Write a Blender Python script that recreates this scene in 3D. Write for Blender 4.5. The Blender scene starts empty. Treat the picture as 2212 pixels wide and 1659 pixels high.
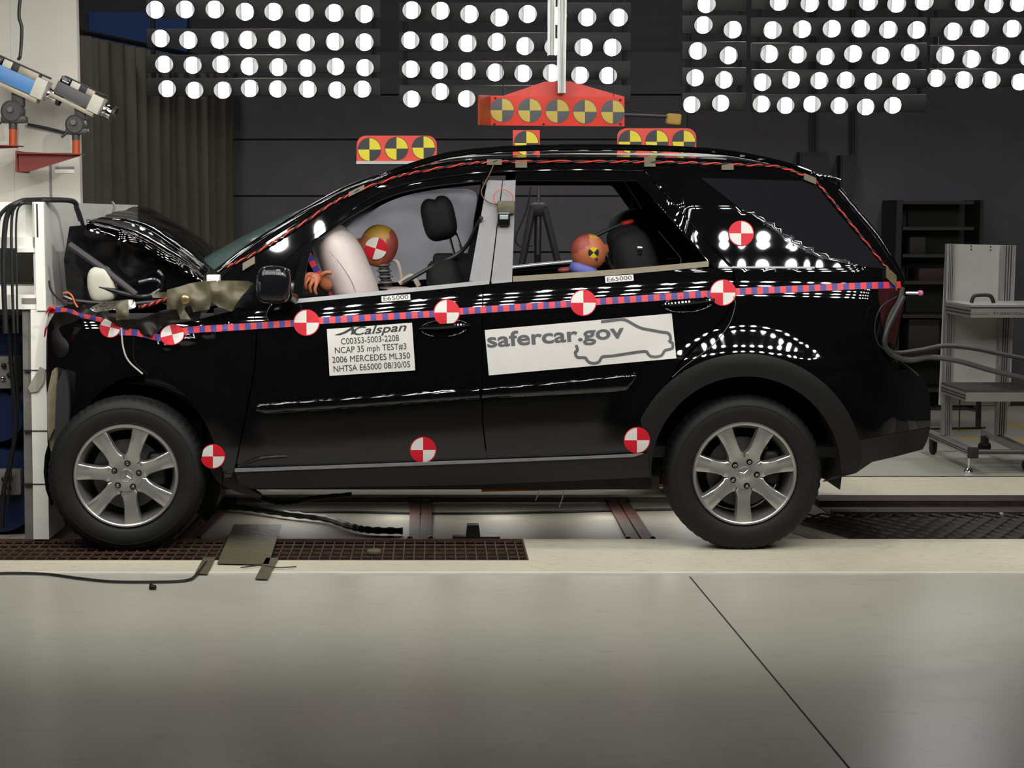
import bpy, bmesh, math, random
from mathutils import Vector, Matrix
random.seed(7)
PI = math.pi
SC = bpy.context.scene
COL = SC.collection

# ------------------------------------------------------------------ camera
F, D0, H, VX = 3620.0, 7.7, 1.558, 940.0          # focal length in pixels of the 2212x1659 frame
TH = math.atan((829.5 - 465.0) / F)
cT, sT = math.cos(TH), math.sin(TH)
cd = bpy.data.cameras.new('camera'); cam = bpy.data.objects.new('camera', cd); COL.objects.link(cam)
cd.sensor_width = 36.0; cd.lens = 36.0 * F / 2212.0
cd.shift_x = (1106.0 - VX) / 2212.0
cam.location = (0, -D0, H); cam.rotation_euler = (PI / 2 - TH, 0, 0)
cd.clip_end = 100
SC.camera = cam

# ------------------------------------------------------------------ world, exposure
SC.view_settings.view_transform = 'Standard'; SC.view_settings.look = 'None'
SC.view_settings.exposure = 0.0; SC.view_settings.gamma = 1.0
wd = bpy.data.worlds.new('world'); SC.world = wd; wd.use_nodes = True
wd.node_tree.nodes['Background'].inputs[0].default_value = (0.9, 0.92, 1.0, 1)
wd.node_tree.nodes['Background'].inputs[1].default_value = 0.012

def aim(o, target):
    d = Vector(target) - Vector(o.location)
    o.rotation_euler = d.to_track_quat('-Z', 'Y').to_euler()

# lamps over the camera side of the car: the same spot lamps as the bank in view, hung just above the frame
def disk_lamp(loc, target, r=0.047, watt=0.50):
    l = bpy.data.lights.new('near_bank_lamp', 'AREA'); l.shape = 'DISK'; l.size = 2 * r; l.energy = watt
    l.color = (1.0, 0.985, 0.95); l.spread = math.radians(random.choice((110, 110, 150)))
    o = bpy.data.objects.new('near_bank_lamp', l); COL.objects.link(o); o.location = loc; aim(o, target)
NEAR_ROWS = [(-2.55, 2.55), (-2.4, 2.78), (-2.2, 3.0), (-1.95, 3.2), (-1.65, 3.37)]
NEAR_BANKS = [(-3.4, 8), (-1.6, 8), (0.15, 8), (1.85, 9), (3.8, 4)]
for bx, n in NEAR_BANKS:
    for (y, z) in NEAR_ROWS:
        for k in range(n):
            x = bx + 0.205 * k + random.uniform(-.012, .012)
            disk_lamp((x, y, z + random.uniform(-.012, .012)), (x * .8, 0.9, 0.5))
# spots: the rear bank's beams in bundles, and the added fills below
def beam(loc, target, watt, deg, rad=0.35, blend=0.8, col=(1.0, 0.985, 0.94)):
    l = bpy.data.lights.new('bank_and_fill_beam', 'SPOT'); l.energy = watt; l.spot_size = math.radians(deg)
    l.spot_blend = blend; l.shadow_soft_size = rad; l.color = col
    o = bpy.data.objects.new('bank_and_fill_beam', l); COL.objects.link(o); o.location = loc; aim(o, target)
    return o
for x, tx, w in ((-1.2, -1.0, 60), (0.6, 0.3, 60), (2.2, 1.4, 60), (3.6, 2.4, 60)):
    o = beam((x, 4.0, 2.75), (tx, 1.2, 0.3), w, 80)

for (y, z) in ((-1.3, 3.5), (-.92, 3.6)):
    for k in range(14): disk_lamp((-3.2 + .22 * k, y, z), (-2.6 + .16 * k, 0.9, 0.6), watt=.4)
# unseen overhead spots added to brighten the floor and the back of the hall
for x in (-2.6, -0.4, 1.8, 4.0): beam((x, -.6, 4.9), (x * .9, .15, 0), 95, 105, .12, 1.0, (1, .97, .92))
for x in (-2.2, 1.2, 4.2): beam((x, 3.0, 4.9), (x, 3.6, 0), 210, 130, .3, 1.0, (1, .97, .94))
beam((0.6, -2.4, 3.3), (-2.05, .9, 1.15), 210, 46, .06)  # unseen spot added to brighten the white barrier and pillar
# unseen spots added under the car to brighten the pit
for x in (-.75, -.2, .35, .9, 1.4): beam((x, 1.05, .24), (x, .95, -.1), 8.0, 165, .2)

# ------------------------------------------------------------------ projection helpers
def ray(px, py):
    u = (px - VX) / F; v = (829.5 - py) / F
    return Vector((u, cT + v * sT, -sT + v * cT))
def W(px, py, Y=0.0):
    r = ray(px, py); t = (Y + D0) / r.y
    return Vector((r.x * t, Y, H + r.z * t))
def G(px, py, z=0.0):
    r = ray(px, py); t = (z - H) / r.z
    return Vector((r.x * t, r.y * t - D0, z))
def ppm(Y):                                     # metres per pixel at depth Y (near eye level)
    return (Y + D0) / F * 1.003

# ------------------------------------------------------------------ materials
def lin(c):
    c = c / 255.0
    return c / 12.92 if c <= 0.04045 else ((c + 0.055) / 1.055) ** 2.4
def rgb(r, g, b): return (lin(r), lin(g), lin(b))
MATS = {}
def M(name, col, rough=.5, metal=0.0, var=.12, scale=18.0, bump=0.0, spec=.5, coat=0.0, stretch=None, trans=0.0, bscale=None, ior=1.5):
    if name in MATS: return MATS[name]
    m = bpy.data.materials.new(name); m.use_nodes = True; nt = m.node_tree; N = nt.nodes; L = nt.links
    p = N['Principled BSDF']
    tc = N.new('ShaderNodeTexCoord'); mp = N.new('ShaderNodeMapping'); L.new(tc.outputs['Object'], mp.inputs[0])
    if stretch: mp.inputs['Scale'].default_value = stretch
    nz = N.new('ShaderNodeTexNoise'); nz.inputs['Scale'].default_value = scale; nz.inputs['Detail'].default_value = 5
    L.new(mp.outputs[0], nz.inputs['Vector'])
    cr = N.new('ShaderNodeValToRGB')
    cr.color_ramp.elements[0].position = .3; cr.color_ramp.elements[1].position = .7
    a = [max(0, c * (1 - var)) for c in col]; b = [min(1, c * (1 + var)) for c in col]
    cr.color_ramp.elements[0].color = (*a, 1); cr.color_ramp.elements[1].color = (*b, 1)
    L.new(nz.outputs[0], cr.inputs[0]); L.new(cr.outputs[0], p.inputs['Base Color'])
    p.inputs['Roughness'].default_value = rough; p.inputs['Metallic'].default_value = metal
    p.inputs['Specular IOR Level'].default_value = spec; p.inputs['Coat Weight'].default_value = coat
    p.inputs['IOR'].default_value = ior
    p.inputs['Coat Roughness'].default_value = .03; p.inputs['Transmission Weight'].default_value = trans
    if bump:
        bp = N.new('ShaderNodeBump'); bp.inputs['Strength'].default_value = bump; bp.inputs['Distance'].default_value = .01
        if bscale:
            n2 = N.new('ShaderNodeTexNoise'); n2.inputs['Scale'].default_value = bscale; n2.inputs['Detail'].default_value = 6
            L.new(mp.outputs[0], n2.inputs['Vector']); L.new(n2.outputs[0], bp.inputs['Height'])
        else: L.new(nz.outputs[0], bp.inputs['Height'])
        L.new(bp.outputs[0], p.inputs['Normal'])
    MATS[name] = m
    return m
BLACKP = M('black_paint', (.0026, .0026, .0030), .03, var=.05, spec=.75)
BLACKG = M('black_gloss_plastic', (.006, .006, .007), .12, var=.1)
BLACKM = M('black_matte_plastic', (.012, .012, .013), .55, var=.2)
GREYPL = M('charcoal_plastic', (.009, .009, .010), .5, var=.15, scale=60, spec=.35)
DARKMT = M('dark_metal', (.02, .019, .018), .45, metal=.6, var=.3)
RUBBER = M('tire_rubber', (.0075, .0075, .008), .6, var=.15, scale=40, spec=.3)
ALLOY = M('alloy_silver', (.50, .49, .47), .32, metal=.85, var=.03)
CHROME = M('polished_chrome', (.72, .72, .72), .12, metal=1, var=.03)
ALUM = M('aluminium_profile', (.42, .42, .40), .38, metal=.7, var=.06)
WHITEP = M('white_barrier_paint', rgb(234, 232, 223), .45, var=.04, scale=6)
WHITEP2 = M('white_wall_paint', rgb(188, 184, 174), .6, var=.05, scale=4)
REDST = M('red_sticker', rgb(196, 26, 44), .45, var=.05, spec=.2)
WHITEST = M('white_sticker', rgb(210, 208, 202), .45, var=.03, spec=.2)
BLUEST = M('blue_tape', rgb(52, 46, 128), .5, var=.08)
ORGBRD = M('orange_red_board', rgb(214, 62, 44), .35, var=.05)
YELBRD = M('yellow_target', rgb(212, 196, 32), .4, var=.05)
BLKBRD = M('black_target', rgb(38, 38, 42), .4, var=.1)
DUCT = M('olive_duct_tape', rgb(88, 83, 63), .55, var=.15, scale=25, bump=.5)
CABLE = M('black_cable', (.01, .01, .011), .45, var=.2)
REDWIRE = M('red_wire', rgb(205, 52, 34), .5, var=.2)
RUST = M('rusty_steel', rgb(74, 46, 34), .7, var=.4, scale=14, bump=.2)
INTER = M('dark_interior', (.012, .012, .012), .8, var=.3)
SKINV = M('dummy_vinyl', rgb(172, 98, 62), .5, var=.06)
SKINR = M('dummy_red_vinyl', rgb(142, 62, 52), .5, var=.06)
INK = M('grey_ink', rgb(84, 86, 88), .6, var=.04)
INKB = M('black_ink', rgb(40, 40, 42), .6, var=.04)

# ------------------------------------------------------------------ object helpers
WL = {}
def thing(name, label, cat, loc=(0, 0, 0), group=None):
    o = bpy.data.objects.new(name, None); COL.objects.link(o); o.empty_display_size = .1
    o.location = loc; o['label'] = label; o['category'] = cat
    if group: o['group'] = group
    WL[o.name] = Vector(loc); return o
def tag(o, label, cat, group=None):
    o['label'] = label; o['category'] = cat
    if group: o['group'] = group
    return o
def link(name, me, parent=None, loc=None):
    o = bpy.data.objects.new(name, me); COL.objects.link(o)
    loc = Vector(loc) if loc is not None else Vector((0, 0, 0))
    WL[o.name] = loc
    if parent is not None:
        o.parent = parent; o.location = loc - WL[parent.name]
    else: o.location = loc
    return o
def fin(name, bm, mats, parent=None, smooth=True, ang=35, local=False, normals=None, recalc=True):
    """turn a bmesh in world space (or, with local, in its parent's space) into one mesh object"""
    if recalc and normals is None and len(bm.faces): bmesh.ops.recalc_face_normals(bm, faces=bm.faces[:])
    loc = Vector((0, 0, 0))
    if not local and bm.verts:
        xs = [v.co.x for v in bm.verts]; ys = [v.co.y for v in bm.verts]; zs = [v.co.z for v in bm.verts]
        loc = Vector(((min(xs) + max(xs)) / 2, (min(ys) + max(ys)) / 2, min(zs)))
        for v in bm.verts: v.co -= loc
    me = bpy.data.meshes.new(name); bm.to_mesh(me); bm.free()
    for m in (mats if isinstance(mats, (list, tuple)) else [mats]): me.materials.append(m)
    me.polygons.foreach_set('use_smooth', [smooth] * len(me.polygons))
    if smooth and normals is None: me.set_sharp_from_angle(angle=math.radians(ang))
    if normals is not None: me.normals_split_custom_set(normals)
    if local:
        o = bpy.data.objects.new(name, me); COL.objects.link(o); o.parent = parent; WL[o.name] = Vector((0, 0, 0))
        if parent is not None: WL[o.name] = WL[parent.name]
        return o
    return link(name, me, parent, loc)
def struct(name, bm, mats, **k):
    o = fin(name, bm, mats, **k); o['kind'] = 'structure'; return o

def box(bm, lo, hi, mi=0, bev=0.0):
    r = bmesh.ops.create_cube(bm, size=1.0)
    vs = r['verts']; c = [(lo[i] + hi[i]) / 2 for i in range(3)]; s = [hi[i] - lo[i] for i in range(3)]
    for v in vs: v.co = Vector((c[0] + v.co.x * s[0], c[1] + v.co.y * s[1], c[2] + v.co.z * s[2]))
    fs = set(f for v in vs for f in v.link_faces)
    for f in fs: f.material_index = mi
    if bev:
        es = list(set(e for v in vs for e in v.link_edges))
        bmesh.ops.bevel(bm, geom=es, offset=bev, segments=2, profile=.5, affect='EDGES')
    return vs
def hexa(bm, p, mi=0):
    """8 points: bottom/front quad 0-3 then the opposite quad 4-7"""
    v = [bm.verts.new(q) for q in p]
    for f in ((0, 1, 2, 3), (7, 6, 5, 4), (0, 4, 5, 1), (1, 5, 6, 2), (2, 6, 7, 3), (3, 7, 4, 0)):
        bm.faces.new([v[i] for i in f]).material_index = mi
    return v
def prism(bm, front, back, mi=0):
    a = [bm.verts.new(q) for q in front]; b = [bm.verts.new(q) for q in back]; n = len(a)
    fs = [bm.faces.new(a), bm.faces.new(b[::-1])]
    for i in range(n): fs.append(bm.faces.new((a[i], b[i], b[(i + 1) % n], a[(i + 1) % n])))
    for f in fs: f.material_index = mi
def slab(bm, pts, Y, th, mi=0):
    """outline in photo pixels standing at depth Y, th metres thick"""
    fr = [W(x, y, Y) for x, y in pts]; prism(bm, fr, [q + Vector((0, th, 0)) for q in fr], mi)
def cr(pts, n=8, closed=False):
    """Catmull-Rom through points of any dimension"""
    P = [Vector(p) for p in pts]; out = []; L = len(P)
    rng = range(L) if closed else range(L - 1)
    for i in rng:
        p1, p2 = P[i], P[(i + 1) % L]
        p0 = P[i - 1] if (i > 0 or closed) else p1 * 2 - p2
        p3 = P[(i + 2) % L] if (i + 2 < L or closed) else p2 * 2 - p1
        for k in range(n):
            t = k / n
            out.append(.5 * ((2 * p1) + (p2 - p0) * t + (2 * p0 - 5 * p1 + 4 * p2 - p3) * t * t + (3 * p1 - p0 - 3 * p2 + p3) * t ** 3))
    if not closed: out.append(P[-1])
    return out
def tube(bm, pts, r, seg=8, mi=0, caps=True, rs=None):
    pts = [Vector(p) for p in pts]; n = len(pts); rings = []
    t0 = (pts[1] - pts[0]).normalized()
    up = Vector((0, 0, 1)) if abs(t0.z) < .9 else Vector((0, 1, 0))
    nrm = t0.cross(up).normalized()
    for i in range(n):
        t = (pts[min(i + 1, n - 1)] - pts[max(i - 1, 0)]).normalized()
        nrm = (nrm - t * nrm.dot(t))
        nrm = nrm.normalized() if nrm.length > 1e-6 else t.orthogonal().normalized()
        b = t.cross(nrm); rr = rs[i] if rs else r
        rings.append([bm.verts.new(pts[i] + (nrm * math.cos(2 * PI * k / seg) + b * math.sin(2 * PI * k / seg)) * rr) for k in range(seg)])
    for i in range(n - 1):
        for k in range(seg):
            bm.faces.new((rings[i][k], rings[i][(k + 1) % seg], rings[i + 1][(k + 1) % seg], rings[i + 1][k])).material_index = mi
    if caps:
        bm.faces.new(rings[0][::-1]).material_index = mi; bm.faces.new(rings[-1]).material_index = mi
def lathe(bm, prof, c=(0, 0, 0), axis='Y', seg=48, mi=0, jit=None, close=False):
    """profile of (radius, along-axis) pairs turned about an axis through c"""
    rings = []
    for j, (r, a) in enumerate(prof):
        ring = []
        for k in range(seg):
            th = 2 * PI * k / seg; rr = r + (jit(j, k) if jit else 0)
            u, w = rr * math.cos(th), rr * math.sin(th)
            co = (u, a, w) if axis == 'Y' else (u, w, a) if axis == 'Z' else (a, u, w)
            ring.append(bm.verts.new(Vector(co) + Vector(c)))
        rings.append(ring)
    L = len(rings)
    for j in range(L if close else L - 1):
        A, B = rings[j], rings[(j + 1) % L]
        for k in range(seg):
            bm.faces.new((A[k], A[(k + 1) % seg], B[(k + 1) % seg], B[k])).material_index = mi
    if not close:
        for ring, (r, a) in ((rings[0], prof[0]), (rings[-1], prof[-1])):
            if r > 1e-5:
                f = bm.faces.new(ring); f.material_index = mi
def sup(bm, c, rad, e=.6, nu=24, nv=16, mi=0, rot=None, fn=None):
    """superellipsoid: e=1 ellipsoid, small e boxy"""
    sg = lambda v, p: math.copysign(abs(v) ** p, v)
    rings = []; c = Vector(c)
    for j in range(nv + 1):
        ph = -PI / 2 + PI * j / nv; ring = []
        for k in range(nu):
            th = 2 * PI * k / nu
            p = Vector((rad[0] * sg(math.cos(ph), e) * sg(math.cos(th), e), rad[1] * sg(math.cos(ph), e) * sg(math.sin(th), e), rad[2] * sg(math.sin(ph), e)))
            if fn: p = fn(p)
            if rot is not None: p = rot @ p
            ring.append(p + c)
        rings.append(ring)
    V = [[bm.verts.new(p) for p in r] for r in rings[1:-1]]
    a = bm.verts.new(rings[0][0]); b = bm.verts.new(rings[-1][0])
    for j in range(len(V) - 1):
        for k in range(nu): bm.faces.new((V[j][k], V[j][(k + 1) % nu], V[j + 1][(k + 1) % nu], V[j + 1][k])).material_index = mi
    for k in range(nu):
        bm.faces.new((a, V[0][(k + 1) % nu], V[0][k])).material_index = mi
        bm.faces.new((b, V[-1][k], V[-1][(k + 1) % nu])).material_index = mi
def loft(bm, rows, mi=0, close=False):
    V = [[bm.verts.new(p) for p in r] for r in rows]
    for i in range(len(V) - 1):
        for k in range(len(V[i]) - 1): bm.faces.new((V[i][k], V[i][k + 1], V[i + 1][k + 1], V[i + 1][k])).material_index = mi
    return V
def rotY(a): return Matrix.Rotation(a, 3, 'Y')
# ================================================================== the hall
def floor_mat(name, col, rough, dirt, streak=(1, 1, 1), spec=.5, var=.1, chips=None):
    m = M(name, col, rough, var=var, scale=1.2, spec=spec)
    nt = m.node_tree; N = nt.nodes; L = nt.links; p = N['Principled BSDF']
    tc = N.new('ShaderNodeTexCoord'); mp = N.new('ShaderNodeMapping'); mp.inputs['Scale'].default_value = streak
    L.new(tc.outputs['Object'], mp.inputs[0])
    n = N.new('ShaderNodeTexNoise'); n.inputs['Scale'].default_value = 9; n.inputs['Detail'].default_value = 8; n.inputs['Roughness'].default_value = .7
    L.new(mp.outputs[0], n.inputs['Vector'])
    r = N.new('ShaderNodeValToRGB'); r.color_ramp.elements[0].position = .56; r.color_ramp.elements[1].position = .66
    L.new(n.outputs[0], r.inputs[0])
    mx = N.new('ShaderNodeMixRGB'); mx.blend_type = 'MIX'; mx.inputs[2].default_value = (*dirt, 1)
    src = p.inputs['Base Color'].links[0].from_socket
    L.new(r.outputs[0], mx.inputs[0]); L.new(src, mx.inputs[1])
    mul = N.new('ShaderNodeMath'); mul.operation = 'MULTIPLY'; mul.inputs[1].default_value = chips or .5
    L.new(r.outputs[0], mul.inputs[0]); L.new(mul.outputs[0], mx.inputs[0])
    L.new(mx.outputs[0], p.inputs['Base Color'])
    rn = N.new('ShaderNodeTexNoise'); rn.inputs['Scale'].default_value = 260; rn.inputs['Detail'].default_value = 2
    L.new(tc.outputs['Object'], rn.inputs['Vector'])
    bp = N.new('ShaderNodeBump'); bp.inputs['Strength'].default_value = .06; bp.inputs['Distance'].default_value = .004
    L.new(rn.outputs[0], bp.inputs['Height']); L.new(bp.outputs[0], p.inputs['Normal'])
    return m
EPOXY = floor_mat('grey_epoxy_floor', rgb(179, 177, 165), .30, rgb(120, 116, 100), (1.0, 3.0, 1), spec=.6, var=.05, chips=.25)
TRACK = floor_mat('worn_concrete_track', rgb(196, 191, 170), .6, rgb(120, 100, 66), (2.5, 9.0, 1), var=.10, chips=.6)
PITPL = floor_mat('steel_pit_plate', rgb(150, 145, 132), .62, rgb(90, 76, 58), (1, 4, 1), var=.12, chips=.4)
DARKW = M('dark_wall_with_haze', (.064, .062, .070), .8, var=.12, scale=2.0)  # wall colour raised and blued to hold the lamps' glare haze
TRENCH = M('dark_trench', (.012, .010, .009), .8, var=.4)
YN, YP0, YP1, YF = -.49, .29, 1.56, 2.23           # near track edge, pit edges, far track edge
XL, XR, YB, YFR = -4.6, 6.2, 6.0, -9.0
GX1 = G(1135, 1190).x                               # right end of the near grating trench
GY0, GY1 = -.21, .275
bm = bmesh.new()
def quad(bm, x0, x1, y0, y1, z=0.0, mi=0):
    bm.faces.new([bm.verts.new(p) for p in ((x0, y0, z), (x1, y0, z), (x1, y1, z), (x0, y1, z))]).material_index = mi
quad(bm, XL, XR, YFR, YN, 0, 0)
quad(bm, XL, XR, YN, GY0, 0, 1); quad(bm, GX1, XR, GY0, GY1, 0, 1); quad(bm, XL, XR, GY1, YP0, 0, 1)
quad(bm, XL, XR, YP1, YF, 0, 1); quad(bm, XL, XR, YF, YB, 0, 0)
quad(bm, XL, XR, YP0, YP1, -.032, 2)
for (a, b) in ((YP0, YP1),):
    for y in (a, b):
        bm.faces.new([bm.verts.new(p) for p in ((XL, y, 0), (XR, y, 0), (XR, y, -.032), (XL, y, -.032))]).material_index = 2
quad(bm, XL, GX1, GY0, GY1, -.16, 3)
for y in (GY0, GY1): bm.faces.new([bm.verts.new(p) for p in ((XL, y, 0), (GX1, y, 0), (GX1, y, -.16), (XL, y, -.16))]).material_index = 3
bm.faces.new([bm.verts.new(p) for p in ((GX1, GY0, 0), (GX1, GY1, 0), (GX1, GY1, -.16), (GX1, GY0, -.16))]).material_index = 3
struct('floor', bm, [EPOXY, TRACK, PITPL, TRENCH], smooth=False, recalc=False)
# raised worn edge line of the near track, and the far one
LINE = M('worn_white_line', rgb(214, 211, 196), .55, var=.12, scale=6, stretch=(1, 8, 1))
SEAM = M('dark_joint', (.02, .02, .018), .8)
bm = bmesh.new(); box(bm, (XL, YN - .012, -.01), (XR, YN + .018, .004)); struct('trim_1', bm, LINE, smooth=False)
bm = bmesh.new(); box(bm, (XL, YF - .006, -.01), (XR, YF + .008, .003)); struct('trim_2', bm, SEAM, smooth=False)
bm = bmesh.new(); box(bm, (XL, YP1 - .01, -.01), (XR, YP1 + .012, .004)); struct('trim_3', bm, LINE, smooth=False)
a, b = G(1490, 1246), G(1834, 1659); d = (b - a).normalized(); n = Vector((-d.y, d.x, 0)) * .0032
b = a + d * 6.0
bm = bmesh.new(); hexa(bm, [a - n + Vector((0, 0, -.004)), a + n + Vector((0, 0, -.004)), b + n + Vector((0, 0, -.004)), b - n + Vector((0, 0, -.004)),
                            a - n + Vector((0, 0, .0012)), a + n + Vector((0, 0, .0012)), b + n + Vector((0, 0, .0012)), b - n + Vector((0, 0, .0012))])
struct('trim_4', bm, SEAM, smooth=False)
# yellow floor lines under the trolley
YL = M('yellow_floor_line', rgb(196, 160, 52), .5, var=.15)
bm = bmesh.new()
for (p, q) in (((1960, 927), (2090, 930)), ((2075, 946), (2230, 953)), ((2160, 912), (2260, 930))):
    a, b = G(*p), G(*q); d = (b - a).normalized(); n = Vector((-d.y, d.x, 0)) * .04
    hexa(bm, [a - n, a + n, b + n, b - n] + [c + Vector((0, 0, .002)) for c in (a - n, a + n, b + n, b - n)])
struct('trim_5', bm, YL, smooth=False)
bm = bmesh.new(); box(bm, (XL, YB, -.1), (XR, YB + .15, 5.2)); struct('wall_back', bm, DARKW, smooth=False)
bm = bmesh.new(); box(bm, (XR, YFR, -.1), (XR + .15, YB, 5.2)); struct('wall_right', bm, DARKW, smooth=False)
bm = bmesh.new(); box(bm, (XL - .15, YFR, -.1), (XL, YB, 5.2)); struct('wall_left', bm, DARKW, smooth=False)
bm = bmesh.new(); box(bm, (XL, YFR - .15, -.1), (XR, YFR, 5.2)); struct('wall_front', bm, DARKW, smooth=False)
bm = bmesh.new(); box(bm, (XL, YFR, 5.2), (XR, YB, 5.3)); struct('ceiling', bm, DARKW, smooth=False)
# sectional door in the back wall behind the windshield
DOORM = M('dark_door_panel', (.068, .066, .076), .7, var=.1, scale=3)  # door colour carries the same bluish glare tint
bm = bmesh.new()
x0, x1 = W(486, 400, YB).x, W(1480, 400, YB).x
ys = [110, 205, 302, 424, 545, 668, 790, 884]
zs = [W(900, y, YB - .04).z for y in ys]
for k in range(len(zs) - 1): box(bm, (x0, YB - .05, max(0.005, zs[k + 1] + .006)), (x1, YB - .002, zs[k] - .006), bev=.006)
struct('door_1', bm, DOORM, smooth=False)
bm = bmesh.new(); box(bm, (x0 - .09, YB - .08, 0), (x0 - .01, YB - .001, zs[0])); struct('trim_6', bm, M('door_jamb', (.02, .02, .022), .7), smooth=False)
bm = bmesh.new(); box(bm, (XL, YB - .03, 0), (x0 - .1, YB - .001, .12)); box(bm, (x1 + .02, YB - .03, 0), (XR, YB - .001, .10)); struct('baseboard_back', bm, M('dark_base', (.012, .010, .009), .7), smooth=False)
# electrical boxes and conduit on the back wall, above the tailgate
for (x0, x1, y0, y1, nm, lb) in ((1728, 1788, 328, 402, 'electrical_box', 'large dark electrical box on back wall above the car tail'),
                                 (1816, 1846, 335, 425, 'electrical_box', 'narrow dark electrical box on back wall above the spoiler')):
    t = thing(nm, lb, 'electrical box', W((x0 + x1) / 2, y1, YB - .06))
    b = bmesh.new(); slab(b, [(x0, y0), (x1, y0), (x1, y1), (x0, y1)], YB - .14, .13); fin('cabinet', b, M('dark_grey_metal', (.016, .016, .019), .5), t, smooth=False)
    b = bmesh.new(); slab(b, [(x0 + 4, y0 + 4), (x1 - 4, y0 + 4), (x1 - 4, y1 - 4), (x0 + 4, y1 - 4)], YB - .15, .012); fin('door', b, M('dark_grey_metal', (.016, .016, .019), .5), t, smooth=False)
b = bmesh.new(); tube(b, [W(1843, -30, YB - .05), W(1843, 336, YB - .05)], .014); tag(fin('conduit', b, M('dark_grey_metal', (.016, .016, .019), .5)), 'thin vertical conduit running down back wall to the narrow box', 'conduit')
b = bmesh.new(); tube(b, [W(1758, -30, YB - .05), W(1758, 329, YB - .05)], .014); tag(fin('conduit', b, M('dark_grey_metal', (.016, .016, .019), .5)), 'thin vertical conduit running down back wall to the large box', 'conduit')

# grey curtain along the left, hung between the barrier and the back wall
CURT = M('grey_curtain_cloth', rgb(120, 115, 104), .9, var=.08, scale=6)
bm = bmesh.new(); a, b = Vector((-2.42, 2.95, 0)), Vector((-1.62, YB - .25, 0)); d = b - a; nn = Vector((-d.y, d.x, 0)).normalized()
rows = []
for j in range(9):
    z = .06 + (2.72 - .06) * j / 8; row = []
    for i in range(241):
        s = i / 240; w = math.sin(s * 2 * PI * 17 + .9 * math.sin(s * 31)) * .035 * (1 - .25 * j / 8) + .014 * math.sin(s * 90 + j * .2)
        row.append(a + d * s + nn * w + Vector((0, 0, z)))
    rows.append(row)
loft(bm, rows)
bmesh.ops.solidify(bm, geom=bm.faces[:], thickness=.004)
tag(fin('curtain', bm, CURT), 'long dark grey pleated curtain hanging behind the white barrier', 'curtain')
bm = bmesh.new(); tube(bm, [a + Vector((-.1, -.1, 2.76)), b + Vector((0, .1, 2.76))], .018); tag(fin('curtain_rail', bm, DARKMT), 'dark rail along the top of the grey curtain', 'curtain rail')
BLUEP = M('blue_backdrop_cloth', rgb(48, 78, 138), .8, var=.06, scale=3)
bm = bmesh.new(); slab(bm, [(192, 26), (404, 26), (404, 126), (192, 126)], YB - .12, .121); tag(fin('blue_panel', bm, BLUEP, smooth=False), 'blue panel on back wall above the grey curtain', 'panel')

# dark shelving unit at the back, behind the trolley
SHELF = M('dark_shelf_steel', (.010, .010, .010), .55, var=.2)
ysf = YB - .45
t = thing('shelving_unit', 'dark open shelving unit against back wall behind aluminium trolley', 'shelving', G(2010, 888))
def px_box(bm, x0, x1, y0, y1, Y0, Y1, mi=0, bev=0):
    a, c = W(x0, y1, Y0), W(x1, y0, Y0); return box(bm, (a.x, Y0, a.z), (c.x, Y1, c.z), mi, bev)
for (xa, xb) in ((1925, 1950), (2104, 2126)):
    b = bmesh.new(); px_box(b, xa, xb, 432, 886, ysf, YB - .02); fin('side_panel', b, SHELF, t, smooth=False)
for y in (434, 490, 549, 607, 680, 768, 840):
    b = bmesh.new(); px_box(b, 1950, 2104, y, y + 7, ysf + .02, YB - .02); fin('shelf', b, M('dark_shelf_board', (.02, .019, .017), .5), t, smooth=False)
b = bmesh.new(); px_box(b, 1950, 2104, 434, 886, YB - .06, YB - .02); fin('back_panel', b, SHELF, t, smooth=False)
for (xa, xb, ya, yb, c, nm, lb) in ((1965, 2000, 512, 549, (.016, .015, .014), 'storage_box', 'dark box on the second shelf of the dark shelving unit'),
                                    (1985, 2040, 580, 607, (.03, .014, .012), 'storage_box', 'dark reddish box on the middle shelf of dark shelving'),
                                    (1962, 2030, 690, 768, (.020, .017, .013), 'storage_box', 'large brownish box low on the dark shelving unit')):
    b = bmesh.new(); px_box(b, xa, xb, ya, yb + .5, ysf + .06, YB - .1, bev=.005); tag(fin(nm, b, M('box_%d' % xa, c, .8)), lb, 'box')
# ================================================================== lamp banks
def LP(off, sc, L): return [(off + x * sc, y * sc) for x, y in L]
sL = 560 / 2212
LEFT = [LP(300, sL, [(140, 83), (395, 80), (648, 80), (905, 100), (1150, 100), (1413, 110), (1667, 110), (1925, 120)]),
        LP(300, sL, [(185, 328), (422, 342), (688, 342), (928, 342), (1178, 340), (1423, 362), (1672, 355), (1925, 360)]),
        LP(300, sL, [(216, 548), (458, 556), (702, 550), (942, 568), (1188, 575), (1432, 582), (1680, 568), (1928, 577)]),
        LP(300, sL, [(241, 757), (474, 770), (715, 770), (946, 757), (1183, 760), (1442, 762), (1688, 767), (1908, 760)])]
MID = [LP(840, sL, [(195, 87), (441, 92), (688, 120), (945, 150), (1185, 120), (1440, 135), (1692, 148), (1960, 150)]),
       LP(840, sL, [(183, 343), (428, 358), (670, 370), (920, 358), (1162, 395), (1405, 400), (1662, 403), (1906, 405)]),
       LP(840, sL, [(188, 590), (427, 600), (664, 607), (907, 620), (1147, 628), (1390, 625), (1632, 642), (1870, 645)]),
       LP(840, sL, [(195, 845), (440, 782), (663, 843)])]
NARROW = [[(1526, 9)], [(1519.6, 54), (1583, 64)], [(1507, 110), (1574, 120)], [(1501.5, 168), (1564, 173)], [(1494, 226), (1557, 223)]]
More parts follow.
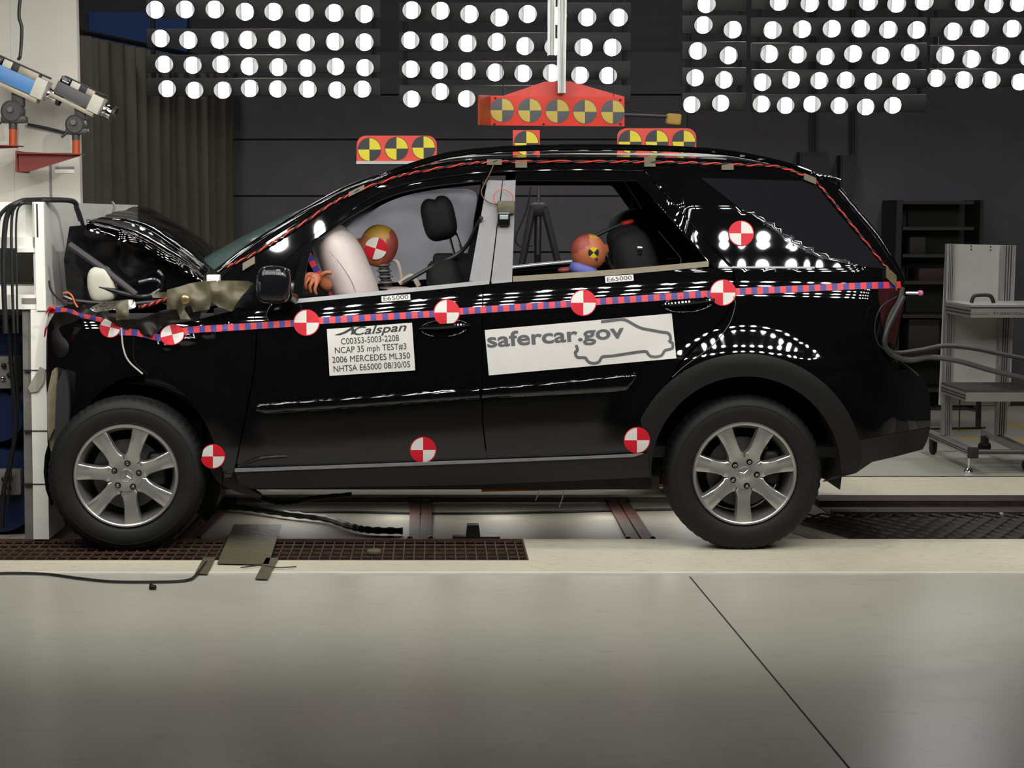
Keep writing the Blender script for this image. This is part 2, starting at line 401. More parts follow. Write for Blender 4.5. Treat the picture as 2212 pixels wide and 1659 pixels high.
WIDE = [[(1683, 4), (1749.5, 7), (1809, 4), (1876, 4), (1937, 8), (1996.5, 3)],
        [(1669, 65), (1733, 63), (1797, 62), (1859, 62), (1919, 64), (1980, 64.6)],
        [(1662, 117), (1723, 118), (1783, 122), (1843, 116), (1903, 120), (1966, 114)],
        [(1647, 178), (1709, 173), (1770, 174), (1827, 173), (1886, 176), (1947, 176)],
        [(1645, 225), (1697, 228), (1754, 225), (1813, 228), (1870, 231), (1928.5, 227.6)]]
EDGE = [[(2083.7, 5), (2147, 9), (2202, 6)], [(2059, 68), (2116, 62), (2186.5, 62)],
        [(2042, 119.6), (2099, 128), (2162.6, 120), (2222, 124)], [(2023, 169.5), (2082.5, 173), (2141.6, 173), (2204, 177)]]
# glowing lens: bright over the filament, dimmer towards the two sides of the reflector
def lens_mat():
    m = bpy.data.materials.new('glowing_lamp_lens'); m.use_nodes = True; nt = m.node_tree; N = nt.nodes; L = nt.links
    N.remove(N['Principled BSDF']); out = N['Material Output']
    tc = N.new('ShaderNodeTexCoord'); sp = N.new('ShaderNodeSeparateXYZ'); L.new(tc.outputs['Object'], sp.inputs[0])
    oi = N.new('ShaderNodeObjectInfo')
    ab = N.new('ShaderNodeMath'); ab.operation = 'ABSOLUTE'; L.new(sp.outputs[0], ab.inputs[0])
    dv = N.new('ShaderNodeMath'); dv.operation = 'DIVIDE'; L.new(ab.outputs[0], dv.inputs[0]); dv.inputs[1].default_value = .060
    r = N.new('ShaderNodeValToRGB'); e = r.color_ramp.elements
    e[0].position = .36; e[0].color = (1, 1, 1, 1); e[1].position = .62; e[1].color = (.036, .036, .035, 1)
    x = r.color_ramp.elements.new(.98); x.color = (.055, .055, .053, 1)
    L.new(dv.outputs[0], r.inputs[0])
    wn = N.new('ShaderNodeTexNoise'); wn.inputs['Scale'].default_value = 40; L.new(tc.outputs['Object'], wn.inputs['Vector'])
    mu = N.new('ShaderNodeMixRGB'); mu.blend_type = 'MULTIPLY'; mu.inputs[0].default_value = .35; L.new(r.outputs[0], mu.inputs[1]); L.new(wn.outputs[0], mu.inputs[2])
    sh = N.new('ShaderNodeMath'); sh.operation = 'MULTIPLY_ADD'; L.new(oi.outputs['Random'], sh.inputs[0]); sh.inputs[1].default_value = .036; sh.inputs[2].default_value = -.018
    ad = N.new('ShaderNodeMath'); ad.operation = 'ADD'; L.new(sp.outputs[0], ad.inputs[0]); L.new(sh.outputs[0], ad.inputs[1]); L.new(ad.outputs[0], ab.inputs[0])
    em = N.new('ShaderNodeEmission'); em.inputs['Strength'].default_value = 16.0
    L.new(mu.outputs[0], em.inputs[0]); L.new(em.outputs[0], out.inputs[0])
    return m
LENS = lens_mat()
CAN = M('black_lamp_can', (.012, .012, .013), .4, var=.1)
RACK = M('dark_lamp_rack', (.03, .03, .032), .5, var=.1)
bm = bmesh.new()                                   # lens: a shallow dome facing local -Z
lathe(bm, [(.0595, 0), (.054, -.008), (.041, -.013), (.023, -.017), (.0001, -.018)], axis='Z', seg=28)
LENS_ME = bpy.data.meshes.new('lens'); bmesh.ops.recalc_face_normals(bm, faces=bm.faces[:]); bm.to_mesh(LENS_ME); bm.free(); LENS_ME.materials.append(LENS)
LENS_ME.polygons.foreach_set('use_smooth', [True] * len(LENS_ME.polygons))
bm = bmesh.new(); lathe(bm, [(.0595, .0), (.0615, -.003), (.063, .0), (.063, .03), (.052, .075), (.028, .11), (.022, .14), (.0001, .14)], axis='Z', seg=28)
CAN_ME = bpy.data.meshes.new('housing'); bmesh.ops.recalc_face_normals(bm, faces=bm.faces[:]); bm.to_mesh(CAN_ME); bm.free(); CAN_ME.materials.append(CAN)
CAN_ME.polygons.foreach_set('use_smooth', [True] * len(CAN_ME.polygons))
ORD = ['first', 'second', 'third', 'fourth', 'fifth', 'sixth', 'seventh', 'eighth']
def bank(rows, place, group, rackspan):
    nr = len(rows); rk = None
    t = thing('lamp_rack', 'dark steel rack carrying the lamps ' + place, 'lamp rack', W(sum(rackspan) / 2, 240, 3.9))
    for j, row in enumerate(rows):
        Y = 3.3 + .15 * j
        yb = sum(p[1] for p in row) / len(row)
        a, b = W(rackspan[0], yb, Y + .16), W(rackspan[1], yb + 2, Y + .16)
        bb = bmesh.new(); box(bb, (a.x, Y + .134, a.z - .045), (b.x, Y + .17, a.z + .075), bev=.004); fin('crossbar', bb, RACK, t)
        for i, (px, py) in enumerate(row):
            p = W(px, py, Y)
            rn = {0: 'top', nr - 1: 'bottom'}.get(j, ORD[j])
            o = thing('spot_lamp', f"glowing round spot lamp, {rn} row, {ORD[i]} from left, {place}" if len(row) > 1 else f"single glowing round spot lamp in the {rn} row {place}", 'spot lamp', p, group)
            q = (Vector((p.x * .75 + .25 * 0.2, -3.2, 1.6)) - p).to_track_quat('-Z', 'Y')
            rx = q.to_euler(); o.rotation_euler = (rx[0] + random.uniform(-.03, .03), rx[1], rx[2] + random.uniform(-.04, .04))
            o.scale = (1.0, .925, .94)
            for nm, me in (('lens', LENS_ME), ('housing', CAN_ME)):
                c = bpy.data.objects.new(nm, me); COL.objects.link(c); c.parent = o
    for px in (rackspan[0] + 14, rackspan[1] - 14):
        bb = bmesh.new(); a = W(px, -60, 3.42); a.z = 5.21
        tube(bb, [a, W(px, rows[-1][0][1] + 10, 3.45 + .15 * nr)], .018); fin('upright', bb, RACK, t)
bank(LEFT, 'in bank above the hood', 'spot lamps in the bank above the hood', (318, 822))
bank(MID, 'in bank around hanging target board', 'spot lamps in the bank around the target board', (862, 1362))
bank(NARROW, 'in narrow bank over the rear roof', 'spot lamps in the narrow bank', (1472, 1610))
bank(WIDE, 'in wide bank above the car tail', 'spot lamps in the wide bank above the tail', (1622, 1999))
bank(EDGE, 'in bank over the aluminium trolley', 'spot lamps in the bank over the trolley', (2006, 2260))
# ================================================================== the car
YC = .93                                            # the car's centre plane
def interp(T, x):
    if x <= T[0][0]: return T[0][1]
    for (a, b), (c, d) in zip(T, T[1:]):
        if x <= c: return b + (d - b) * (x - a) / (c - a)
    return T[-1][1]
def smoothed(T, lo, hi, st, sig):
    xs = [lo + st * i for i in range(int((hi - lo) / st) + 1)]; raw = [interp(T, x) for x in xs]
    k = int(3 * sig / st); wt = [math.exp(-.5 * (i * st / sig) ** 2) for i in range(-k, k + 1)]; sw = sum(wt); n = len(raw)
    out = [sum(wt[i + k] * raw[min(max(j + i, 0), n - 1)] for i in range(-k, k + 1)) / sw for j in range(n)]
    def f(x):
        u = (x - lo) / st; i = min(max(int(u), 0), n - 2); t = u - i
        p0, p1, p2, p3 = out[max(i - 1, 0)], out[i], out[i + 1], out[min(i + 2, n - 1)]
        return .5 * ((2 * p1) + (p2 - p0) * t + (2 * p0 - 5 * p1 + 4 * p2 - p3) * t * t + (3 * p1 - p0 - 3 * p2 + p3) * t ** 3)
    return f
BELT = smoothed([(0, 655), (480, 655), (640, 650), (1045, 612), (1330, 594), (1580, 580), (1950, 588), (2100, 590)], 0, 2100, 6, 40)
PROF = smoothed([(-.8, .58), (-.62, .42), (-.5, .345), (-.3, .245), (-.1, .142), (0, .086), (.03, .069), (.06, .053), (.08, .044), (.10, .0365), (.12, .0303), (.14, .0255), (.17, .0205), (.22, .0145), (.3, .007), (.42, 0),
                 (.55, .003), (.68, .010), (.8, .024), (.9, .05), (1.1, .12)], -.9, 1.2, .004, .012)
PLAN = smoothed([(-60, .30), (90, .16), (160, .10), (300, .055), (480, .022), (700, .006), (1000, 0), (1300, .002), (1600, .010), (1750, .019), (1850, .036), (1900, .056), (1940, .120), (1975, .23), (2012, .42), (2080, .8)], -60, 2090, 4, 22)
QTOP = smoothed([(1400, 440), (1500, 440), (1605, 452), (1650, 474), (1708, 515), (1760, 545), (1820, 566), (1900, 584), (2100, 590)], 1380, 2100, 4, 14)
sstep = lambda a, b, x: (lambda t: t * t * (3 - 2 * t))(min(1, max(0, (x - a) / (b - a))))
def Dbody(px, py):
    s = (py - BELT(px)) / 467.0
    d = PROF(s) + PLAN(px)
    b = BELT(px); u = max(0.0, min(b - py, b - QTOP(px))) / 467; d -= sstep(1420, 1500, px) * (.225 * u - .05 * u * u)
    t = ((px - 345) * 145 + (py - 749) * -41) / 22706.0; e = ((px - 345) * 41 + (py - 749) * 145) / 150.7
    d -= .014 * math.exp(-(e / 9) ** 2) * sstep(-.05, .1, t) * (1 - sstep(.85, 1.05, t))
    r = math.hypot(px - 1612, py - 1018)
    d -= .050 * (1 - sstep(228, 335, r)) * sstep(0, 60, s * 467)
    r2 = math.hypot(px - 285, py - 1025)
    d -= .018 * (1 - sstep(215, 300, r2)) * sstep(40, 120, s * 467)
    return d
def BP(px, py, off=0.0): return W(px, py, Dbody(px, py) + off)
def mir(p): return Vector((p.x, 2 * YC - p.y, p.z))
def bnormal(fn, px, py, e=1.5):
    a = fn(px + e, py) - fn(px - e, py); b = fn(px, py + e) - fn(px, py - e)
    n = a.cross(b).normalized()
    return -n if n.y > 0 else n
def panel(name, outline, mats, parent, off=0.0, thick=.022, grid=14, fn=None, far=False, mi=0, mi_rim=None, holes=None):
    """a sheet-metal panel: outline in photo pixels laid on the car's side surface, with its own returned edge"""
    base = fn or BP
    f3 = lambda x, y: base(x, y, off)
    bm = bmesh.new()
    if isinstance(outline[0], (list,)) and isinstance(outline[0][0], (tuple, list, Vector)): loops = outline
    else: loops = [outline]
    for lp in loops: bm.faces.new([bm.verts.new((p[0], p[1], 0)) for p in lp])
    bm.normal_update(); bmesh.ops.triangulate(bm, faces=bm.faces[:])
    xs = [v.co.x for v in bm.verts]; ys = [v.co.y for v in bm.verts]
    for ax, lo, hi in ((0, min(xs), max(xs)), (1, min(ys), max(ys))):
        n = int((hi - lo) / grid)
        for k in range(1, n + 1):
            co = [0, 0, 0]; no = [0, 0, 0]; co[ax] = lo + (hi - lo) * k / (n + 1); no[ax] = 1
            bmesh.ops.bisect_plane(bm, geom=bm.verts[:] + bm.edges[:] + bm.faces[:], dist=1e-4, plane_co=co, plane_no=no)
    nm = []
    for v in bm.verts:
        x, y = v.co.x, v.co.y; p = f3(x, y); n = bnormal(f3, x, y)
        if far: p = mir(p); n = Vector((n.x, -n.y, n.z))
        v.co = p; nm.append(n)
    bm.verts.index_update(); bm.normal_update()
    flip = [f for f in bm.faces if f.normal.dot(nm[f.verts[0].index]) < 0]
    bmesh.ops.reverse_faces(bm, faces=flip); bm.faces.ensure_lookup_table()
    for f in bm.faces: f.material_index = mi
    nfr = len(bm.faces); nv = len(bm.verts)
    edges = [e for e in bm.edges if len(e.link_faces) == 1]
    r = bmesh.ops.extrude_edge_only(bm, edges=edges)
    d = Vector((0, -thick if far else thick, 0))
    for v in r['geom']:
        if isinstance(v, bmesh.types.BMVert): v.co += d
    for f in bm.faces:
        if f.index >= nfr or any(v.index < 0 for v in f.verts): pass
    bm.faces.index_update(); bm.verts.index_update(); bm.normal_update()
    nor = []
    for f in bm.faces:
        fr = f.index < nfr
        if not fr and mi_rim is not None: f.material_index = mi_rim
        for l in f.loops: nor.append(tuple(nm[l.vert.index]) if fr and l.vert.index < nv else tuple(f.normal))
    return fin(name, bm, mats, parent, normals=nor)
def arc(cx, cy, r, a0, a1, n=24, ry=None):
    return [(cx + r * math.cos(math.radians(a0 + (a1 - a0) * k / n)), cy + (ry or r) * math.sin(math.radians(a0 + (a1 - a0) * k / n))) for k in range(n + 1)]
def S(pts, n=6): return [(p[0], p[1]) for p in cr(pts, n)]

car = thing('car', 'black SUV crashed nose first into the white barrier, covered in test stickers', 'car', (-.2, YC, 0))

# ---------- outlines (photo pixels)
ROOF_UP = S([(462, 596), (549, 532), (640, 474), (714, 430), (760, 408), (850, 376), (944, 353), (1050, 343), (1200, 339), (1400, 340), (1550, 344), (1650, 354), (1740, 377), (1800, 394)], 5)
ROOF_LO = S([(1396, 368), (1250, 365), (1114, 367), (1054, 370), (931, 384), (840, 406), (760, 447), (690, 497), (625, 555), (580, 600), (545, 636)], 5)
DWIN_UP = S([(648, 641), (655, 590), (668, 540), (690, 514), (760, 466), (840, 425), (931, 403), (1054, 389)], 5)
SILL_F = S([(545, 655), (640, 650), (850, 631), (1058, 610)], 5)
for far in (False, True):
    panel('roof_side_frame', ROOF_UP + [(1812, 404), (1740, 388), (1512, 381)] + ROOF_LO + [(500, 640), (470, 630)], BLACKP, car, far=far)
# front door: lower skin + window frame
FD_LOW = [(545, 655)] + SILL_F[1:-1] + [(1042, 612), (1040, 760), (1041, 914), (1051, 993)] + S([(1048, 992), (900, 1000), (700, 1006), (520, 1013)], 3) + S([(512, 1000), (532, 900), (552, 790), (556, 720)], 4)
RD_LOW = [(1045, 611), (1110, 606)] + S([(1110, 606), (1330, 590), (1581, 577)], 5)[1:] + S([(1584, 600), (1582, 650), (1545, 705), (1470, 780), (1425, 860), (1400, 940), (1396, 980)], 5) + [(1200, 986), (1054, 992), (1044, 914), (1043, 760)]
RD_FR = [(1114, 367)] + S([(1114, 367), (1250, 365), (1396, 368)], 4)[1:] + [(1490, 478), (1581, 577), (1540, 578), (1526, 563), (1455, 478), (1384, 396), (1376, 391), (1122, 391), (1116, 396), (1114, 400)]
QUARTER = [(1397, 368), (1512, 381), (1740, 388), (1812, 404), (1856, 462), (1898, 514), (1936, 576), (1953, 610), (1957, 634), (1938, 690), (1928, 765), (1942, 798), (1757, 801)] + arc(1612, 1018, 253, -60, -155, 24) + \
          [(1402, 940)] + S([(1403, 938), (1428, 862), (1473, 783), (1547, 708), (1585, 652), (1587, 600), (1584, 577)], 5) + [(1492, 478)]
FENDER = [(104, 670), (170, 677), (228, 692), (262, 712), (330, 732), (352, 704), (420, 692), (500, 672), (545, 657), (553, 720), (549, 790), (529, 900), (509, 1000), (500, 1030), (486, 1032)] + \
         S([(480, 1010), (462, 955), (432, 895), (390, 845), (340, 818), (290, 812), (240, 830), (195, 870), (160, 925)], 4) + [(128, 940), (112, 880), (103, 780)]
GREYPIL = M('grey_pillar_trim', rgb(128, 127, 128), .55, var=.05, scale=30)
for far in (False, True):
    fd = panel('front_door', FD_LOW, BLACKP, car, far=far)
    rd = panel('rear_door', RD_LOW, BLACKP, car, far=far)
    panel('window_frame', ROOF_LO[15:] + [(545, 655), (640, 650)] + DWIN_UP[0:] + [(1056, 389)], BLACKP, fd, far=far, off=.003)
    panel('pillar_trim', [(1053, 389), (1085, 390), (1058, 609), (1014, 607)], GREYPIL, fd, far=far, off=.002)
    panel('window_frame', RD_FR, BLACKP, rd, far=far, off=.003)
    panel('pillar_trim', [(1087, 390), (1114, 389), (1106, 607), (1061, 609)], GREYPIL, rd, far=far, off=.002)
    q = panel('rear_quarter_panel', QUARTER, BLACKP, car, far=far)
    QG = [(1512, 384), (1740, 391), (1762, 398)] + S([(1800, 448), (1870, 530), (1915, 582)], 4) + S([(1880, 577), (1820, 568), (1760, 553), (1708, 524), (1650, 482), (1618, 459), (1605, 455)], 4) + [(1560, 420)]
    panel('quarter_window', QG, M('tinted_glass', (.010, .010, .012), .06, var=.05, spec=.6), q, off=-.003, thick=.008, far=far)
    panel('wheel_arch_trim', arc(1612, 1018, 254, -154, -10, 30) + [(1862, 990), (1850, 1020), (1818, 1024)] + arc(1612, 1018, 205, -12, -184, 30) + [(1398, 1032), (1396, 980)], M('arch_black_plastic', (.005, .005, .0055), .55, var=.1, spec=.3), car, off=-.006, far=far)
    panel('front_fender', FENDER, BLACKP, car, far=far)
    BUMP = [(1757, 802), (1942, 799), (1972, 797), (1990, 814), (2004, 838), (2010, 877), (2009, 922), (1930, 936), (1852, 951)] + arc(1612, 1018, 254, -16, -58, 12)
    bp_ = panel('rear_bumper', BUMP, BLACKP, car, off=-.004, far=far)
    panel('bumper_lower', [(1851, 952), (1930, 937), (2009, 923), (2003, 950), (1993, 971), (1934, 986.5), (1884, 998), (1849, 1022), (1779, 1041), (1800, 1030), (1845, 1020), (1860, 990)], GREYPL, bp_, off=-.002, far=far)
    # sill board under the doors
    sl = panel('side_sill', S([(505, 1014), (700, 1007), (1000, 996), (1200, 990), (1398, 981)], 3) + [(1402, 1010), (1402, 1030)] + S([(1400, 1031), (1200, 1040), (1000, 1048), (700, 1053), (542, 1056)], 3) + [(515, 1045)], M('sill_plastic', (.007, .007, .0075), .5, var=.15, scale=50, spec=.35), car, off=-.022, thick=.10, far=far)
    panel('sill_step', S([(507, 1013), (700, 1007), (1000, 996), (1250, 987), (1390, 980)], 3) + S([(1370, 987), (1200, 994), (1000, 1002), (700, 1013), (508, 1020)], 3), M('sill_light_edge', rgb(120, 120, 122), .35, var=.08), sl, off=-.03, thick=.02, far=far)
    if not far: FDOOR, RDOOR, QUART, SILL = fd, rd, q, sl

# ---------- trim on the near side
def strip(px_pts, wpx, off, par, name, mat, thick=.012, lab=None):
    up = [(x, y - wpx / 2) for x, y in px_pts]; lo = [(x, y + wpx / 2) for x, y in px_pts][::-1]
    o = panel(name, up + lo, mat, par, off=off, thick=thick)
    if lab: o['label'] = lab
    return o
SATIN = M('satin_window_strip', rgb(128, 128, 130), .38, metal=.4, var=.05)
strip(S([(633, 651), (850, 630), (1057, 609)], 6), 9, -.008, FDOOR, 'window_strip', SATIN)
strip([(1062, 609.5), (1106, 605.5)], 7, -.006, RDOOR, 'window_strip', SATIN)
strip(S([(1108, 603), (1330, 588), (1531, 570)], 6), 12, -.006, RDOOR, 'window_strip', M('olive_window_tape', rgb(112, 104, 82), .5, var=.1), lab='olive tan taped window strip')
strip([(1552, 577), (1760, 578)], 4, -.004, QUART, 'belt_molding', SATIN)
for (pts, par) in (([(690, 514), (760, 465), (840, 424), (931, 402), (1054, 388)], FDOOR), ([(1120, 390), (1376, 390), (1456, 478), (1528, 563)], RDOOR), ([(1396, 370), (1490, 478), (1580, 577)], RDOOR), ([(760, 449), (840, 408), (931, 386), (1054, 372), (1250, 367), (1390, 369)], RDOOR)):
    b = bmesh.new(); tube(b, [BP(p[0], p[1], -.002) for p in (S(pts, 6) if par is FDOOR or len(pts) == 6 else [q for a, c in zip(pts, pts[1:]) for q in [(a[0] + (c[0] - a[0]) * k / 8, a[1] + (c[1] - a[1]) * k / 8) for k in range(9)]])], .008 if par is FDOOR else .0045, seg=10)
    fin('window_seal', b, BLACKP, par)
# side mouldings: long rounded rubbing strips, one per door
def molding(pts_up, pts_lo, par):
    out = pts_up + pts_lo
    cx = [p[0] for p in out]
    def fn(x, y, off=0):
        yu = interp(sorted(pts_up), x); yl = interp(sorted(pts_lo), x); t = min(1, max(0, (y - yu) / max(1, yl - yu)))
        return W(x, y, Dbody(x, y) - .003 - .013 * (1 - abs(2 * t - 1) ** 5))
    panel('side_molding', out, BLACKP, par, fn=fn, thick=.012, grid=5)
molding(S([(550, 884), (556, 875), (580, 870), (800, 854), (1036, 838)], 5), S([(1036, 862), (800, 879), (600, 893), (570, 894), (556, 890)], 5), FDOOR)
molding(S([(1041, 837), (1200, 823), (1366, 806), (1374, 808)], 5), S([(1374, 816), (1362, 834), (1338, 845), (1200, 853), (1041, 862)], 5), RDOOR)
def handle(c, tilt, par, wpx=52, hpx=20):
    R = Matrix.Rotation(tilt, 2)
    ell = [c[0] + (R @ Vector((wpx * math.cos(a), hpx * math.sin(a)))).x for a in [2 * PI * k / 40 for k in range(40)]]
    ely = [c[1] + (R @ Vector((wpx * math.cos(a), hpx * math.sin(a)))).y for a in [2 * PI * k / 40 for k in range(40)]]
    def fn(x, y, off=0):
        d = R.transposed() @ Vector((x - c[0], y - c[1])); r = min(1, math.hypot(d.x / wpx, d.y / hpx))
        return W(x, y, Dbody(x, y) - .0035 + .016 * (1 - r * r) - .004 * max(0, 1 - abs(r - .93) / .07))
    cup = panel('handle_recess', list(zip(ell, ely)), BLACKP, par, fn=fn, thick=.004, grid=4)
    bar = [(c[0] + (R @ Vector((t * wpx * 1.02, -hpx * .22))).x, c[1] + (R @ Vector((t * wpx * 1.02, -hpx * .22))).y) for t in [k / 10 for k in range(-10, 11)]]
    b = bmesh.new(); tube(b, [BP(x, y, -.014 - .010 * (1 - (k / 10 - 1) ** 2)) for k, (x, y) in enumerate(bar)], .012, seg=10, rs=[.007 + .006 * (1 - (k / 10 - 1) ** 2) for k in range(21)])
    fin('door_handle', b, BLACKP, par)
handle((960, 709), -.07, FDOOR, 54, 19); handle((1487, 657), -.09, RDOOR, 56, 18)

# ---------- roof, rails, glass
roof_near = [BP(p[0], p[1], 0) for p in S([(690, 444), (714, 430), (760, 408), (850, 376), (944, 353), (1050, 343), (1200, 339), (1400, 340), (1550, 344), (1650, 354), (1740, 377), (1800, 394)], 4)]
bm = bmesh.new()
rows = []
for k in range(13):
    t = k / 12; rows.append([p.lerp(mir(p), t) + Vector((0, 0, .030 * math.sin(PI * t))) for p in roof_near])
loft(bm, rows); bmesh.ops.solidify(bm, geom=bm.faces[:], thickness=.012)
ROOF = fin('roof', bm, BLACKP, car)
RAILM = BLACKP
rail = S([(800, 399), (850, 372), (944, 341), (1003, 330), (1061, 324.5), (1112, 321), (1202, 318.5), (1329, 318.5), (1440, 321), (1550, 328), (1622, 339), (1691, 354.5), (1743, 372), (1770, 384)], 6)
for far in (False, True):
    pts = []
    for (x, y) in rail:
        p = W(x, y, .40 + .06 * sstep(1500, 1770, x) - .06 * (1 - sstep(800, 1000, x)) + .02)
        pts.append(mir(p) if far else p)
    b = bmesh.new(); tube(b, pts, .014, seg=10, rs=[.015 if 3 < i < len(pts) - 4 else .010 for i in range(len(pts))]); fin('roof_rail', b, RAILM, car)
# rounded outer edge of pillar and tail, where the body turns to the glass
    b = bmesh.new(); P = [BP(x, y, .002) for x, y in S([(470, 590), (549, 530), (640, 472), (714, 429), (760, 407), (820, 386)], 8)]; tube(b, [mir(p) for p in P] if far else P, .022, seg=14); fin('pillar_edge', b, BLACKP, car)
    b = bmesh.new(); P = [BP(x, y, .004) for x, y in S([(1812, 410), (1855, 462), (1897, 514), (1935, 576), (1950, 606)], 8)]; tube(b, [mir(p) for p in P] if far else P, .014, seg=14); fin('tail_edge', b, BLACKP, car)
# windshield (bulging ahead of the pillars) and rear window
ws = [(470, 588), (549, 530), (640, 472), (700, 436)]
GLASSM = M('windshield_glass', rgb(132, 160, 156), .08, var=.1, trans=.6)
bm = bmesh.new(); rows = []
for k in range(17):
    t = k / 16; rows.append([p.lerp(mir(p), t) + Vector((-.15 * math.sin(PI * t) * (1 - .55 * j / 18), 0, .055 * math.sin(PI * t) * (1 - j / 18))) for j, p in enumerate([BP(x, y, .02) for x, y in S(ws, 6)])])
loft(bm, rows); bmesh.ops.solidify(bm, geom=bm.faces[:], thickness=.006)
fin('windshield', bm, GLASSM, car)
tail_e = [BP(p[0], p[1], .0) for p in S([(1805, 398), (1815, 414), (1856, 462), (1898, 514), (1936, 576), (1953, 610), (1957, 634), (1945, 700), (1935, 770)], 5)]
bm = bmesh.new(); rows = []
for k in range(17):
    t = k / 16; rows.append([p.lerp(mir(p), t) + Vector((.05 * math.sin(PI * t) ** .6, 0, 0)) for p in tail_e])
loft(bm, rows); bmesh.ops.solidify(bm, geom=bm.faces[:], thickness=.01)
TG = fin('tailgate', bm, BLACKP, car)
bump_e = [BP(p[0], p[1], -.004) for p in S([(1942, 799), (1972, 797), (1990, 814), (2004, 838), (2010, 877), (2009, 922), (2003, 950), (1993, 971)], 4)]
bm = bmesh.new(); rows = []
for k in range(17):
    t = k / 16; rows.append([p.lerp(mir(p), t) + Vector((.03 * math.sin(PI * t) ** .6, 0, 0)) for p in bump_e])
loft(bm, rows); bmesh.ops.solidify(bm, geom=bm.faces[:], thickness=.01)
fin('bumper_cover', bm, BLACKP, bp_)
# spoiler lip
bm = bmesh.new()
sp = [W(1735, 371, .52), W(1795, 379.5, .52), W(1819, 388, .52), W(1818, 393, .52), W(1795, 391, .52), W(1745, 384, .52)]
prism(bm, sp, [mir(p) for p in sp]); bmesh.ops.bevel(bm, geom=bm.edges[:], offset=.004, segments=2, affect='EDGES', profile=.5)
fin('spoiler', bm, BLACKP, car)
TL = panel('tail_light', [(1897, 622), (1952, 622), (1956, 640), (1944, 690), (1934, 745), (1912, 738), (1903, 690)], M('smoked_tail_light', (.03, .008, .008), .12, var=.2), car, off=-.004, thick=.01)
# underbody, firewall, dash
bm = bmesh.new()
z0, z1 = .27, .33
box(bm, (W(480, 1000, .2).x, .12, z0), (W(1420, 1000, .2).x, 2 * YC - .12, z1)); box(bm, (W(1400, 1000, .2).x, .14, .42), (W(1850, 1000, .2).x, 2 * YC - .14, .47))
fin('underbody', bm, INTER, car, smooth=False)
bm = bmesh.new()
xf = W(560, 700, .3).x
box(bm, (xf - .2, .18, .35), (xf - .1, 2 * YC - .18, 1.12)); fin('firewall', bm, INTER, car, smooth=False)
bm = bmesh.new(); sup(bm, (xf + .16, YC, 1.04), (.32, .72, .15), .5); fin('dashboard', bm, INTER, car)
for far in (False, True):
    f = lambda x, y, off=0: W(x, y, Dbody(x, y) + .09)
    panel('door_liner', [(560, 668)] + S([(640, 656), (850, 637), (1108, 612), (1330, 594), (1560, 580)], 4) + [(1540, 700), (1400, 960), (540, 990)], INTER, car, fn=f, far=far, grid=40, thick=.01)
    a = W(1460, 700, .3); c = W(1930, 700, .3)
# cargo trim behind the rear seat, dark wheel housings
    f2 = lambda x, y, off=0: W(x, y, Dbody(x, y) + .06)
    panel('cargo_trim', [(1400, 376), (1500, 388), (1740, 394), (1800, 410), (1890, 520), (1940, 615), (1930, 780), (1740, 790), (1500, 780), (1590, 640), (1590, 577), (1492, 478)], INTER, car, fn=f2, far=far, grid=40, thick=.01)
    wc = W(1612, 1018, .05)
    b = bmesh.new(); lathe(b, [(.447, .02), (.447, .36), (.001, .36)], (wc.x, (2 * YC - .40) if far else 0.02, wc.z) if far else (wc.x, .02, wc.z), seg=32) if not far else lathe(b, [(.43, 2 * YC - .04), (.43, 2 * YC - .38), (.001, 2 * YC - .38)], (wc.x, 0, wc.z), seg=32)
    bmesh.ops.delete(b, geom=[f for f in b.faces if len(f.verts) > 4 and abs(f.calc_center_median().y - (2 * YC - .04 if far else .04)) < .05] + [f for f in b.faces if f.calc_center_median().z < .31], context='FACES')
    fin('wheel_housing', b, INTER, car)
    wc = W(285, 1022, .05)
    b = bmesh.new(); prof = [(.42, .08), (.42, .40), (.001, .40)]
    if far: prof = [(r, 2 * YC - y) for r, y in prof]
    lathe(b, prof, (wc.x, 0, wc.z), seg=32)
    bmesh.ops.delete(b, geom=[f for f in b.faces if len(f.verts) > 4 and abs(f.calc_center_median().y - (2 * YC - .08 if far else .08)) < .05] + [f for f in b.faces if f.calc_center_median().z < .2], context='FACES')
    fin('wheel_housing', b, INTER, car)

